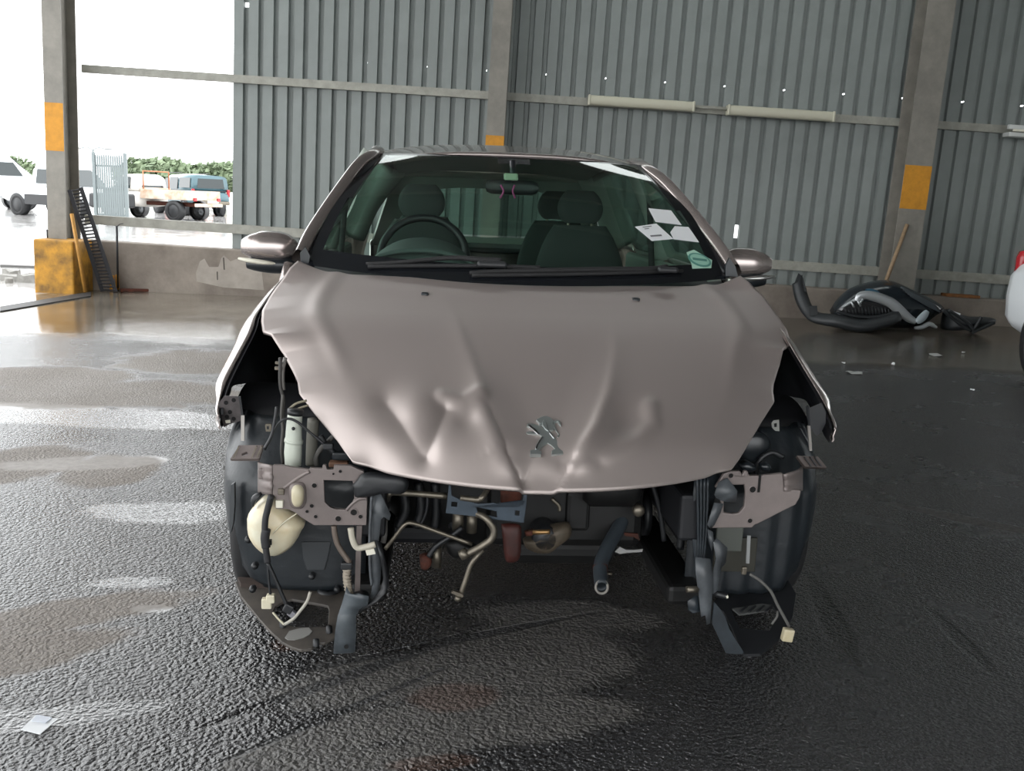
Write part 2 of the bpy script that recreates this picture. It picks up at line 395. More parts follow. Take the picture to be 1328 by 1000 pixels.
def column(name_label, x, yb, zb, wd, band, ylow=None):
    e = tag(empty('steel_column'), name_label, 'column'); bl(e)
    bm = bmesh.new(); d = .34
    boxes(bm, (x, yb, (zb+5.7)/2), (wd, .016, 5.7-zb)); boxes(bm, (x, yb+d, (zb+5.7)/2), (wd, .016, 5.7-zb)); boxes(bm, (x, yb+d/2, (zb+5.7)/2), (.012, d, 5.7-zb))
    frombm('profile', bm, COLM, e)
    box('paint_band', (x, yb-.0095, (band[0]+band[1])/2), (wd*1.004, .003, band[1]-band[0]), YEL, e)
    return e
YC = 10.9
column('grey steel column with yellow band on a yellow concrete block', XP, YC-.05, .44, .21, (atb(75, 196, YC).z, atb(75, 134, YC).z))
column('grey steel column rising behind the car roof, yellow band at roof height', XM, YC, -.05, .205, (1.42, atb(645, 176, YC).z))
column('broad steel column with orange-yellow band right of the long lamps', XR, YC, -.05, .30, (atb(1195, 272, YC).z, atb(1195, 215, YC).z))
bx0, bx1 = atb(53, 340, 10.75).x, atb(104, 340, 10.75).x
o = box('concrete_block', ((bx0+bx1)/2, 10.83, .06), (bx1-bx0, .49, .8), YELC, None, .02); bl(tag(o, 'worn yellow-painted concrete block under the left steel column', 'concrete block'))
# roof
roof = struct(bpy.data.objects.new('ceiling', None)); COL.objects.link(roof); bl(roof)
ROOFM = mat('roof_sheet', '#6d706e', .7)
R0 = -9.0
SKY0, SKY1 = 9.6, 10.4
for (ya, yb) in ((R0, SKY0), (SKY1, 11.6)):
    bm = bmesh.new(); boxes(bm, (2.4, (ya+yb)/2, 5.78), (16.2, yb-ya, .04)); frombm('roof_sheet', bm, ROOFM, roof)
TRL = bpy.data.materials.new('added_light_translucent'); TRL.use_nodes = True; _n = TRL.node_tree; _n.nodes.clear()
_o = _n.nodes.new('ShaderNodeOutputMaterial'); _t = _n.nodes.new('ShaderNodeBsdfTranslucent'); _t.inputs[0].default_value = (.8, .84, .82, 1); _n.links.new(_t.outputs[0], _o.inputs[0])
for k in range(9): mesh('added_light_sheet' if k < 6 else 'roof_sheet', [(-5.7+1.8*k, SKY0, 5.78), (-5.7+1.8*(k+1), SKY0, 5.78), (-5.7+1.8*(k+1), SKY1, 5.78), (-5.7+1.8*k, SKY1, 5.78)], [(0, 1, 2, 3)], TRL if k < 6 else ROOFM, roof, False)  # unseen translucent strip, added to light the bonnet and reflect in the windscreen
for yy in np.arange(R0+.3, 11.4, 1.4):
    bm = bmesh.new(); boxes(bm, (2.4, yy, 5.66), (16.2, .07, .16)); frombm('purlin', bm, RAILM, roof)
for xx in (XP, XM, XR, XR+4.9):
    bm = bmesh.new(); boxes(bm, (xx, (R0+11.2)/2, 5.4), (.014, 11.2-R0, .34)); boxes(bm, (xx, (R0+11.2)/2, 5.23), (.2, 11.2-R0, .016)); frombm('rafter', bm, COLM, roof)
wr = bl(struct(mesh('wall_right_unseen', [(10.4, -9, -.3), (10.4, 11.5, -.3), (10.4, 11.5, 5.8), (10.4, -9, 5.8)], [(0, 1, 2, 3)], SHEETM, None, False))); mod_solid(wr, .04)  # unseen closing wall, added to darken the right end of the shed
# lamps on the wall
LAMPW = mat('lamp_cover', '#b9b6a4', .4); 
def batten(p0, p1, label, m_=LAMPW, group=None):
    a = atb(*p0, WY-.18); b_ = atb(*p1, WY-.18); c = (a+b_)/2; Ln = (b_-a).length
    e = tag(empty('strip_light'), label, 'lamp'); bl(e)
    rr = [[(c.x-Ln/2+Ln*t, WY-.18+.06*y, c.z+.055*z) for (y, z) in ring(1, 1, 14, 3.5)] for t in np.linspace(0, 1, 5)]
    o = grid('diffuser', rr, m_, e, close=True)
    for t in (0, 1):
        bm = bmesh.new(); boxes(bm, (c.x-Ln/2+Ln*t, WY-.18, c.z), (.03, .13, .118)); mod_bevel(frombm('end_cap', bm, m_, e), .012)
    box('back_plate', (c.x, WY-.1, c.z), (Ln*.9, .06, .07), RAILM, e)
    return c, Ln
c1, l1 = batten((764, 132), (899, 136.5), 'long off-white strip lamp on the wall, left of two in a row')
c2, l2 = batten((944, 145), (1080, 149.5), 'long off-white strip lamp on the wall, right of two in a row')
tag(bl(tube('conduit', [(c1.x+l1/2+.016, WY-.18, c1.z), (c2.x-l2/2-.016, WY-.18, c2.z)], .012, RAILM, n=8)), 'thin conduit pipe joining the two strip lamps', 'conduit')
e = tag(empty('strip_light'), 'white open strip lamp at the right edge beyond the broad column', 'lamp'); bl(e)
a = atb(1305, 171, WY-.18)
bm = bmesh.new(); boxes(bm, (a.x+.61, WY-.18, a.z-.03), (1.22, .16, .05)); boxes(bm, (a.x+.61, WY-.2, a.z+.055), (1.22, .05, .05)); mod_bevel(frombm('lamp_body', bm, mat('white_lamp_metal', '#c8cac8', .4), e), .008)
V, Fc = tube_data([(a.x+.03, WY-.27, a.z+.015), (a.x+1.19, WY-.27, a.z+.015)], .013, 10, smoothp=False); mesh('lamp_tube', V, Fc, WHITEP, e)
box('lamp_bracket', (a.x+.3, WY-.12, a.z), (.04, .1, .06), RAILM, e)
#@@CAR@@
# ------------------------------------------------------------------ the damaged car
car = tag(empty('damaged_hatchback', (CARX, CARY, 0), TH), 'champagne hatchback without its front bumper, bonnet dented, parked facing the camera', 'car')
# --- bonnet
Lk = [(386, 341, .47), (376, 350, .42), (364, 368, .37), (350, 389, .25), (341, 406, .13), (340, 420, .06), (342, 433.5, .0), (353, 437, -.05), (369, 461, -.1), (380, 482, -.18), (388, 499, -.25), (390, 513, -.29), (412, 541, -.37), (441, 575, -.47), (458, 601, -.53)]
Rk = [(960, 362, .47), (973, 370, .42), (990, 388, .34), (1006, 411, .23), (1019, 431, .12), (1022, 442, .07), (1023, 451, .03), (1014, 456, -.04), (1008, 478, -.1), (1001, 500, -.18), (1000, 510, -.22), (1002, 523, -.27), (985, 549, -.36), (965, 582, -.46), (948, 610, -.53)]
Ck = [(.33, .953), (.28, .944), (.21, .93), (.13, .907), (.06, .888), (.0, .873), (-.06, .856), (-.12, .837), (-.2, .81), (-.28, .782), (-.36, .752), (-.44, .72), (-.53, .682), (-.615, .636), (-.685, .552)]
NV, NU = 150, 180
Lp = lerpl([cp(*k) for k in Lk], NV); Rp = lerpl([cp(*k) for k in Rk], NV); Cp = catmull([(.012, y, z) for y, z in Ck], NV)
def soft(P_, k):
    return [sum((P_[min(max(i+d, 0), NV-1)] for d in range(-k, k+1)), Vector())/(2*k+1) for i in range(NV)]
Ls_, Rs_ = soft(soft(Lp, 14), 10), soft(soft(Rp, 14), 10)
def seg_d(px, py, a, b_):
    ax, ay = a; bx, by = b_; dx, dy = bx-ax, by-ay; t = max(0, min(1, ((px-ax)*dx+(py-ay)*dy)/(dx*dx+dy*dy)))
    qx, qy = ax+t*dx, ay+t*dy; return math.hypot(px-qx, py-qy), (dx*(py-ay)-dy*(px-ax)), t
def poly_d(px, py, pts):
    best = (1e9, 0, 0)
    n = len(pts)-1
    for i in range(n):
        d, s, t = seg_d(px, py, pts[i], pts[i+1])
        if d < best[0]: best = (d, s, (i+t)/n)
    return best
def dent(px, py):
    """how far (m) the sheet metal is pushed out (+) or in (-) by the crash"""
    o = 0.
    # nose pushed in between the two long creases
    dA, sA, tA = poly_d(px, py, [(585, 400), (603, 450), (622, 500), (632, 540), (652, 585)])
    dB, sB, tB = poly_d(px, py, [(792, 410), (797, 460), (788, 515), (772, 560), (752, 592)])
    g = ss(430, 560, py)
    if sA < 0 and sB > 0:
        inn = min(dA, dB); o -= .016*g*ss(0, 55, inn)
    o += (.005+.014*ss(.3, .75, tA))*ss(.02, .25, tA)*math.exp(-(dA/(16 if sA > 0 else 7))**1.3)*(1 if tA < .97 else .6)
    o += (.004+.015*ss(.25, .8, tB))*ss(.02, .25, tB)*math.exp(-(dB/(15 if sB < 0 else 7))**1.3)
    # left V-shaped dent and the ridge dividing it
    d1, s1, t1 = poly_d(px, py, [(500, 522), (522, 552), (546, 592)])
    d2, s2, t2 = poly_d(px, py, [(582, 520), (568, 555), (552, 592)])
    o -= .016*math.exp(-(d1/17)**1.5)*(1-.5*t1)
    o += .009*math.exp(-(((px-545)/22)**2+((py-528)/24)**2))
    o -= .013*math.exp(-(d2/12)**1.5)*ss(0, .15, t2)
    d3, s3, t3 = poly_d(px, py, [(575, 518), (600, 524), (622, 516)])
    o += .009*math.exp(-(d3/8)**2)
    o -= .012*math.exp(-(((px-605)/20)**2+((py-545)/18)**2))
    # scraped fold running down from the tip of crease A
    d4, s4, t4 = poly_d(px, py, [(627, 522), (637, 545), (656, 588)])
    o -= .012*math.exp(-(d4/6)**1.4)
    # right scooped dent
    d5, s5, t5 = poly_d(px, py, [(842, 530), (845, 552), (825, 575), (790, 592), (745, 606)])
    o += .011*math.exp(-(d5/9)**2)*(1-.6*t5)
    o -= .014*math.exp(-(((px-812)/26)**2+((py-545)/24)**2))
    # buckle at the lip
    d6, s6, t6 = poly_d(px, py, [(692, 592), (686, 606), (680, 622)])
    o -= .011*math.exp(-(d6/9)**1.3)*(.4+.6*t6)
    o += .006*math.exp(-(((px-705)/14)**2+((py-600)/12)**2)) + .005*math.exp(-(((px-660)/16)**2+((py-606)/12)**2))
    d7, s7, t7 = poly_d(px, py, [(730, 600), (745, 596), (775, 600)]); o -= .005*math.exp(-(d7/8)**2)
    # rear edge: slight wave from the shove, and a knock at the right rear corner
    o += .005*math.exp(-((py-362)/10)**2)*math.sin((px-430)/70)
    o -= .008*math.exp(-(((px-955)/26)**2+((py-376)/9)**2))
    return o
rows = []
for i in range(NV):
    L_, R_, C_ = Lp[i], Rp[i], Cp[i]; v = i/(NV-1); row = []
    for j in range(NU):
        u = -1+2*j/(NU-1)
        u = math.copysign(abs(u)**.9, u)
        a = abs(u); E_ = (Ls_[i].lerp(L_, ss(.80, 1, a)) if u < 0 else Rs_[i].lerp(R_, ss(.80, 1, a)))
        sh = .26*a*a + .74*(max(0, (a-.76)/.24))**1.6
        x = C_.x+(E_.x-C_.x)*a; y = C_.y+(E_.y-C_.y)*a*a; z = C_.z+(E_.z-C_.z)*sh
        # crease line above the shoulder
        z += .006*math.exp(-((a-.80)/.035)**2)*(1-ss(.55, .8, v))
        row.append(Vector((x, y, z)))
    rows.append(row)
# lip: hem folds under at the very front
nr = []
for i in range(NV):
    row = []
    for j in range(NU):
        p = rows[i][j]; a = rows[max(i-1, 0)][j]-rows[min(i+1, NV-1)][j]; b_ = rows[i][min(j+1, NU-1)]-rows[i][max(j-1, 0)]
        n = b_.cross(a).normalized()
        if n.z < 0: n = -n
        px, py = project(p); row.append(p+n*dent(px, py))
    nr.append(row)
rows = nr
bonnet = grid('bonnet', rows, PAINT, car); mod_solid(bonnet, .009, -1)
hV = [p for r in rows for p in r]; hF = []
for i in range(NV-1):
    for j in range(NU-1): hF.append((i*NU+j, i*NU+j+1, (i+1)*NU+j+1, (i+1)*NU+j))
BV = BVHTree.FromPolygons(hV, hF)
# scrape marks on the bonnet: bare scuffs, each a sliver of exposed primer standing in the fold
def scuff(pts, m_, name):
    f = [hit(p[0], p[1], BV, .0012) for p in pts]
    if all(f): plate(name, f, m_, car, .0006, push=(0, 1, -.5))
scuff([(627, 520), (630, 522), (641, 553), (656, 584), (653, 586), (637, 556), (630, 536)], mat('bare_scrape', '#6e5a50', .7, noise_amt=.4, noise_scale=60), 'scrape_mark')
# --- washer jets
for (px, py) in ((551, 384), (824, 391)):
    p = hit(px, py, BV)
    bm = bmesh.new(); boxes(bm, p+Vector((0, -.004, .006)), (.024, .026, .014)); boxes(bm, p+Vector((.006, -.017, .006)), (.01, .01, .009))
    mod_bevel(frombm('washer_jet', bm, BLKS, car), .004)
# --- lion emblem: chrome, standing on the nose
eq = [hit(*q, BV) for q in ((688, 545), (728, 545), (708, 590), (708, 542))]
eN = (eq[1]-eq[0]).cross(eq[3]-eq[2]).normalized()
if eN.y > 0: eN = -eN
eP = max((hit(*q, BV) for q in ((690, 545), (725, 545), (708, 565), (690, 587), (728, 587))), key=lambda v: v.dot(eN))
EMB = mat('emblem_chrome', (.40, .43, .42), .30, .75)
def el(pts, lift, th, name, parent=car, m_=EMB):
    f = [cpl(*ze(*q), eP+eN*lift, eN) for q in pts]
    o = plate(name, f, m_, parent, th, push=tuple(-eN)); mod_bevel(o, .0012, 2); return o
emb = el([(440, 175), (480, 150), (540, 120), (620, 118), (690, 150), (735, 200), (720, 240), (740, 300), (715, 350), (650, 350), (700, 420), (760, 480), (810, 560), (880, 670), (880, 730), (690, 740), (690, 680), (740, 650), (690, 590), (625, 555), (560, 600), (480, 665), (530, 690), (525, 735), (345, 735), (345, 670), (425, 655), (430, 600), (470, 520), (530, 440), (480, 415), (290, 408), (280, 370), (440, 365), (400, 335), (290, 285), (295, 245), (350, 232), (470, 265), (545, 300), (540, 270), (500, 270), (480, 235), (510, 240), (470, 210)], .009, .012, 'emblem')
el([(730, 200), (760, 175), (810, 180), (840, 220), (845, 280), (815, 250), (790, 205), (755, 215), (745, 270), (790, 370), (830, 420), (800, 470), (775, 455), (800, 420), (770, 370), (725, 300)], .009, .011, 'tail', emb)
el([(545, 440), (565, 450), (480, 580), (450, 650), (430, 645), (440, 600), (500, 500)], .0115, .003, 'leg_ridge', emb, CHROME)
el([(335, 250), (400, 300), (500, 410), (485, 425), (380, 330), (320, 280)], .0115, .003, 'arm_ridge', emb, CHROME)
el([(560, 180), (600, 200), (620, 260), (640, 360), (590, 330), (550, 270), (535, 220)], .0115, .003, 'mane_ridge', emb)
el([(650, 345), (680, 380), (740, 470), (730, 480), (655, 390)], .0115, .003, 'back_ridge', emb, CHROME)

# --- fenders (front wings): thin pressed shells, hollow behind where the lamp is missing
FP = mat('wing_paint', '#a59a96', .24, .7, coat=.9)
def fender(sx, dx):
    ys = [1.0, .8, .6, .5, .4, .3, .2, .1, .0, -.08, -.16, -.23, -.29, -.33]
    T = [(.80, .965), (.80, .965), (.79, .968), (.785, .965), (.795, .945), (.81, .913), (.82, .885), (.825, .86), (.82, .825), (.84, .765), (.856, .712), (.860, .676), (.853, .655), (.842, .64)]
    Sx = [.84, .84, .84, .842, .850, .862, .872, .879, .881, .881, .879, .872, .858, .843]; Sz = [.70, .72, .76, .81, .81, .79, .765, .735, .70, .675, .65, .63, .62, .615]
    rows = []
    for k, y in enumerate(ys):
        t = Vector((T[k][0], y, T[k][1])); s_ = Vector((Sx[k], y, Sz[k]))
        ar = .31+math.sqrt(max(0, .352**2-y*y)) if abs(y) < .352 else .3
        zb = min(ar, Sz[k]-.015) if y > -.3 else .60
        if y < 0: zb = max(zb, .598)
        if y > .352: zb = .22
        b_ = Vector((Sx[k]-.002 if y < .08 else .80, y+.0, zb))
        mid = t.lerp(s_, .5)+Vector((.022 if k < 11 else .006, 0, .012)) if k > 0 else t.lerp(s_, .5)+Vector((.02, 0, .01))
        q = catmull([t, mid, s_, s_.lerp(b_, .5)+Vector((.004, 0, 0)), b_], 14)
        rows.append([Vector((sx*(p.x+dx), p.y, p.z)) for p in q])
    rows2 = [catmull([rows[k][j] for k in range(len(rows))], 50) for j in range(14)]
    o = grid('front_wing', rows2, FP, car); mod_solid(o, .004, -1 if sx > 0 else 1)
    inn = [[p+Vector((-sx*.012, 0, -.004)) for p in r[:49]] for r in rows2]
    grid('wing_inner_shade', inn, DARKP, o)  # dark sheet inside the wing; the hollow's shade is in its colour
    return o
fl = fender(-1, .0); fr_ = fender(1, .009)
# ------------------------------------------------------------------ windscreen, pillars, roof, body
def wsp(u, v, off=0.):
    B = Vector((.745*u+.012, .30+.2*u*u, .958+.03*u*u)); T = Vector((.56*u+.018, 1.09+.11*u*u, 1.408-.008*u*u))
    p = B.lerp(T, v); bul = .045*math.sin(math.pi*v)
    nrm = Vector((.25*u, -.5, .85)).normalized()
    # the top edge rolls up into the roof
    return p+nrm*(bul+off)
NWU, NWV = 72, 40
wsV = [wsp(-1+2*j/NWU, i/NWV) for i in range(NWV+1) for j in range(NWU+1)]; gl = []; fri = []
for i in range(NWV):
    for j in range(NWU):
        u = abs(-1+2*(j+.5)/NWU); v = (i+.5)/NWV; f = (i*(NWU+1)+j, i*(NWU+1)+j+1, (i+1)*(NWU+1)+j+1, (i+1)*(NWU+1)+j)
        (fri if (u > .945-.03*v or v < .10 or v > .965 or (v > .90 and u < .10)) else gl).append(f)
screen = mesh('windscreen', wsV, gl, GLASS, car)
FRIT = mat('black_screen_border', (.008, .009, .011), .12)
mesh('screen_border', wsV, fri, FRIT, car)
BW = BVHTree.FromPolygons(wsV, gl+fri)
# A pillars running on into the roof rails
def pillar(pts, w_, h_, name, sx, m_=FP, sub=4):
    c = catmull(pts, 40); rows = []
    for i, p in enumerate(c):
        t = (c[min(i+1, 39)]-c[max(i-1, 0)]).normalized(); side = Vector((sx*.9, -.42, .25)); side = (side-t*side.dot(t)).normalized(); o = t.cross(side)
        rows.append([p+side*(b_*h_)+o*(a*w_) for a, b_ in ring(1, 1, 16, 4.5)])
    return grid(name, rows, m_, car, close=True)
Ll = [(388, 333, .53), (405, 299, .66), (440, 247, .87), (466, 214, 1.04), (490, 200, 1.24)]
Rl = [(953, 352, .53), (930, 318, .66), (890, 268, .87), (862, 238, 1.02), (834, 219, 1.24)]
lp = [cp(*q) for q in Ll]; rp = [cp(*q) for q in Rl]
lp += [Vector((-.575, 1.6, 1.415)), Vector((-.57, 2.2, 1.41)), Vector((-.56, 2.75, 1.37))]
rp += [Vector((.61, 1.6, 1.415)), Vector((.605, 2.2, 1.41)), Vector((.59, 2.75, 1.37))]
pillar(lp, .030, .022, 'roof_pillar', -1); pillar(rp, .030, .022, 'roof_pillar', 1)
# dark rubber line between pillar and screen
for P_, sg in ((lp, 1), (rp, -1)):
    q = [p+Vector((sg*.035, .0, -.008)) for p in P_[:5]]; tube('pillar_seal', q, .013, BLK, car, n=8)
# roof
rows = []
for i in range(26):
    t = i/25; y = 1.09+1.75*t; zc = catmull([(0, 0, 1.405), (0, 0, 1.442), (0, 0, 1.468), (0, 0, 1.474), (0, 0, 1.46), (0, 0, 1.425), (0, 0, 1.37)], 26)[i].z
    hw = .555+.045*math.sin(min(1, t*1.6)*math.pi/2)-.04*t*t
    r = []
    for j in range(31):
        u = -1+2*j/30; r.append(Vector((hw*u+.017, y+.11*u*u*(1-t), zc-.045*abs(u)**3.2+.004*u)))
    rows.append(r)
roof_p = grid('roof_panel', rows, FP, car); mod_solid(roof_p, .012, 1)
# doors, rear quarters
DOOR = FP
def side_panel(name, sx, ys, zlow, ztop, arch=None):
    rows = []
    ny = 16
    for i in range(ny+1):
        y = ys[0]+(ys[1]-ys[0])*i/ny; r = []
        zl = zlow
        if arch: 
            q = .352**2-(y-arch)**2
            if q > 0: zl = max(zlow, .31+math.sqrt(q))
        for k in range(13):
            z = zl+(ztop(y)-zl)*k/12; s_ = np.interp(z, [.18, .3, .45, .62, .78, .9, 1.02], [.77, .81, .825, .835, .835, .825, .79])
            s_ -= max(0, y-2.75)**2*.55
            r.append(Vector((sx*s_+.008, y, z)))
        rows.append(r)
    o = grid(name, rows, DOOR, car); mod_solid(o, .03, 1 if sx < 0 else -1); return o
belt = lambda y: .975+.03*max(0, y-.6)/2
for sx in (-1, 1):
    d = side_panel('front_door', sx, (.62, 1.68), .24, belt); tube('door_handle', [Vector((sx*.835+.008, 1.45, .82)), Vector((sx*.865+.008, 1.49, .822)), Vector((sx*.865+.008, 1.60, .824)), Vector((sx*.835+.008, 1.64, .826))], .011, FP, d, n=8)
    d = side_panel('rear_door', sx, (1.69, 2.42), .24, belt); tube('door_handle', [Vector((sx*.835+.008, 2.2, .84)), Vector((sx*.865+.008, 2.23, .842)), Vector((sx*.865+.008, 2.33, .844)), Vector((sx*.835+.008, 2.37, .846))], .011, FP, d, n=8)
    side_panel('rear_quarter', sx, (2.43, 3.12), .26, belt, arch=2.538)
    box('sill', (sx*.80, 1.5, .20), (.08, 2.0, .12), BLK, car, .02)
    # B and C pillars
    tube('door_pillar', [Vector((sx*.80, 1.66, .98)), Vector((sx*.73, 1.67, 1.2)), Vector((sx*.61+.015, 1.68, 1.42))], .045, TRIMI, car, n=10)
    tube('rear_pillar', [Vector((sx*.79, 2.75, 1.0)), Vector((sx*.70, 2.72, 1.2)), Vector((sx*.56+.015, 2.66, 1.40))], .085, TRIMI, car, n=10)
    def sw(y0, y1, ym):
        a = lambda y, z: Vector((sx*np.interp(z, [.98, 1.42], [.80, .60])+.012, y, z)); return [a(y0, .99), a(y1, 1.0), a(y1-.02, 1.39), a(ym, 1.39)]
    plate('side_window', sw(.78, 1.62, 1.32), GLASS2, car, .004, push=(sx, 0, 0)); plate('side_window', sw(1.72, 2.66, 1.74), GLASS2, car, .004, push=(sx, 0, 0))
# rear hatch with its window
def hp(x, t): return Vector((x*(.72-.16*t)+.02, 3.12-.42*t, .95+.43*t))
hol = [hp(.72*math.copysign(abs(math.cos(a))**.5, math.cos(a)), .5+.38*math.copysign(abs(math.sin(a))**.6, math.sin(a))) for a in np.linspace(0, 2*math.pi, 28, endpoint=False)]
hatch = plate('tailgate', [hp(-1, 0), hp(1, 0), hp(1, 1), hp(-1, 1)], TRIMI, car, .05, [hol], push=(0, -.7, -.7))
plate('rear_window', [p+Vector((0, .01, .01)) for p in hol], GLASS2, hatch, .004, push=(0, .7, .7))
box('tailgate_lower', (.01, 3.10, .72), (1.44, .06, .5), FP, hatch, .03); box('rear_bumper', (.01, 3.08, .40), (1.62, .18, .34), FP, car, .06)
# floor pan and firewall close the body below
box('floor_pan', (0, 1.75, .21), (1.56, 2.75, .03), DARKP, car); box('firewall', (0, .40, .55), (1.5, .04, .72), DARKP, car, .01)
COWL = mat('scuttle_plastic', (.010, .011, .013), .5)
rows = [[Vector((.76*u+.012, y+.19*u*u, z+.02*u*u)) for u in np.linspace(-1, 1, 30)] for y, z in ((.27, .91), (.29, .928), (.34, .935), (.42, .95))]
grid('scuttle_panel', rows, COWL, car)
# wipers
def wiper(pts, rads, name, m_=RUB, parent=car, off=.014):
    P_ = []
    for (px, py, y) in pts:
        h_ = hit(px, py, BW, off); P_.append(h_ if h_ is not None else cp(px, py, y))
    return tube(name, P_, rads, m_, parent, n=8, k=30)
w1 = wiper([(476, 346, .4), (520, 344, .37), (585, 338.5, .36), (617, 340.5, .35), (650, 343, .34)], [.005, .008, .011], 'wiper_arm')
wiper([(478, 348.5, .4), (560, 347.5, .36), (640, 348, .34), (700, 350, .34)], [.007, .007], 'wiper_blade', parent=w1, off=.01)
box('wiper_pivot', cp(638, 343, .35), (.10, .03, .022), BLK, w1, .008)
w2 = wiper([(863, 350.5, .36), (840, 353, .36), (780, 353.5, .35), (700, 355, .33), (640, 356, .33), (609, 358, .33)], [.011, .009, .006], 'wiper_arm')
wiper([(884, 354, .37), (800, 357, .36), (700, 359, .33), (612, 360, .33)], [.006, .007], 'wiper_blade', parent=w2, off=.01)
box('wiper_pivot', cp(866, 350, .37), (.07, .03, .02), BLK, w2, .008)
# corner triangles at the foot of the pillars
for q in ([(390, 340), (389, 328), (396, 320), (402, 332), (400, 343)], [(941, 345), (946, 334), (954, 346), (957, 359), (941, 358)]):
    plate('pillar_corner', [cp(*p, .50) for p in q], BLKS, car, .012)
# mirrors
def mirror(px, sx):
    y = .72
    c = cp(*px, y); e = bpy.data.objects.new('door_mirror', None); COL.objects.link(e); e.parent = car
    rows = []
    for i in range(17):
        t = i/16; x = -.5+t; s_ = math.sin(math.pi*min(1, .06+t*.94))**.42 if t < .5 else (1-((t-.5)/.5)**3.2*.72)
        # t=0 outer tip, t=1 inner root
        zt = .060*s_*(1.02 if t > .3 else .95); zb = -.046*s_; cy_ = .0
        r = []
        for k in range(20):
            a = 2*math.pi*k/20; ca, sa = math.cos(a), math.sin(a)
            r.append(c+Vector((sx*(-x)*.205, -math.copysign(abs(ca)**.8, ca)*.062*s_+.02, (zt if sa > 0 else -zb)*math.copysign(abs(sa)**.85, sa)+.004)))
        rows.append(r)
    o = grid('mirror_shell', rows, FP, e, close=True)
    rr = []
    for i in range(13):
        t = i/12; x = -.5+.62*t; r = []
        wv = math.sin(math.pi*(.08+.86*t))**.5
        for a, b_ in ring(1, 1, 10, 2.2): r.append(c+Vector((sx*(-x)*.215, -.05*wv-.004+a*.014, -.036-.014*t+b_*.009*wv)))
        rr.append(r)
    grid('indicator_strip', rr, WHITEP if sx < 0 else mat('strip_chrome', '#b9b9b6', .25, .8), e, close=True)
    rr = []
    for i in range(13):
        t = i/12; x = -.42+.92*t; wv = math.sin(math.pi*(.1+.7*t))**.5; r = []
        for a, b_ in ring(1, 1, 12, 2.2): r.append(c+Vector((sx*(-x)*.2, a*.05*wv+.01, -.056+b_*.034*wv)))
        rr.append(r)
    grid('mirror_underside', rr, BLKS, e, close=True)
    tube('mirror_foot', [c+Vector((-sx*.09, .0, -.02)), c+Vector((-sx*.16, .0, -.045)), c+Vector((-sx*.2, .02, -.06))], [.03, .024], BLKS, e)
    plate('mirror_glass', [c+Vector((sx*a, .078, b_)) for a, b_ in ring(.085, .045, 20, 3)], GLASSD, e, .003)
    return e
mirror((350, 323), -1); mirror((966, 344), 1)

# ------------------------------------------------------------------ cabin
dash = grid('dashboard', [[Vector((.72*u, y+.1*u*u, z)) for u in np.linspace(-1, 1, 24)] for y, z in ((.40, .955), (.55, .972), (.75, .985), (.92, .975), (1.0, .93), (1.02, .6))], DASH, car)
rows = []
for i in range(9):
    t = i/8; rows.append([Vector((-.335+.205*(1-.12*t)*math.cos(a), .74+.30*t, .965+.085*(.8+.4*math.sin(t*1.5))*math.sin(a))) for a in np.linspace(0, math.pi, 24)])
o = grid('instrument_cowl', rows, DASHL, dash); mod_solid(o, .012, 0)
plate('instrument_face', [Vector((-.335+.2*math.cos(a), .80, .965+.07*math.sin(a))) for a in np.linspace(0, math.pi, 20)], DASHL, dash, .02)
st = bpy.data.objects.new('steering_wheel', None); COL.objects.link(st); st.parent = car
sc_, tl = Vector((-.335, 1.10, .985)), math.radians(24)
def sp(r, a, d=0): return sc_+Vector((r*math.cos(a), r*math.sin(a)*math.sin(tl)-d*math.cos(tl), r*math.sin(a)*math.cos(tl)+d*math.sin(tl)))
V, Fc = tube_data([sp(.178, a) for a in np.linspace(0, 2*math.pi, 33)], .016, 10, 80, False); mesh('wheel_rim', V, Fc, BLK, st)
for a in (math.pi, 0, -math.pi/2): tube('spoke', [sp(.05, a), sp(.17, a)], [.022, .014], BLK, st, smoothp=False)
lathe('hub', [(-.02, 0), (-.02, .06), (.0, .075), (.02, .07), (.02, 0)], BLK, st, 'y', tuple(sc_))
def seat(x, y, nm='front_seat'):
    e = bpy.data.objects.new(nm, None); COL.objects.link(e); e.parent = car
    def cushion(n, y0, z0, y1, z1, w0, w1, th):
        rows = []
        for i in range(13):
            t = i/12; w_ = w0+(w1-w0)*t; sh = math.sin(math.pi*(.08+.84*t))**.35
            rows.append([Vector((x+a*w_*sh, y0+(y1-y0)*t+b_*th*sh, z0+(z1-z0)*t)) for a, b_ in ring(1, 1, 18, 3)])
        return grid(n, rows, FAB, e, close=True)
    cushion('backrest', y, .55, y+.16, 1.13, .25, .20, .07)
    cushion('headrest', y+.17, 1.14, y+.20, 1.29, .115, .10, .045)
    for s_ in (-1, 1): tube('headrest_post', [Vector((x+s_*.055, y+.165, 1.08)), Vector((x+s_*.055, y+.172, 1.18))], .007, ALU, e, smoothp=False)
    o = box('seat_cushion', (x, y-.22, .52), (.48, .5, .16), FAB, e, .05, seg=3)
    return e
seat(-.36, 1.45); seat(.38, 1.45)
e = seat(-.36, 2.2, 'rear_seat'); seat(.36, 2.2, 'rear_seat')
box('parcel_shelf', (.01, 2.78, .95), (1.2, .5, .03), DASH, car, .01)
for sx in (-1, 1):
    box('door_lining', (sx*.77, 1.5, .72), (.05, 1.7, .52), TRIMI, car, .02)
    # belts hang at the pillars
    tube('seat_belt', [Vector((sx*.70, 1.62, 1.28)), Vector((sx*.715, 1.60, 1.1)), Vector((sx*.74, 1.55, .7))], .014, mat('belt_webbing', (.03, .03, .03), .8), car, n=6)
rows = []
for i in range(8):
    y = 1.16+1.5*i/7; rows.append([Vector((.53*u+.015, y, 1.385+.05*math.sin(math.pi*min(1, .15+i/8))-.03*abs(u)**3)) for u in np.linspace(-1, 1, 13)])
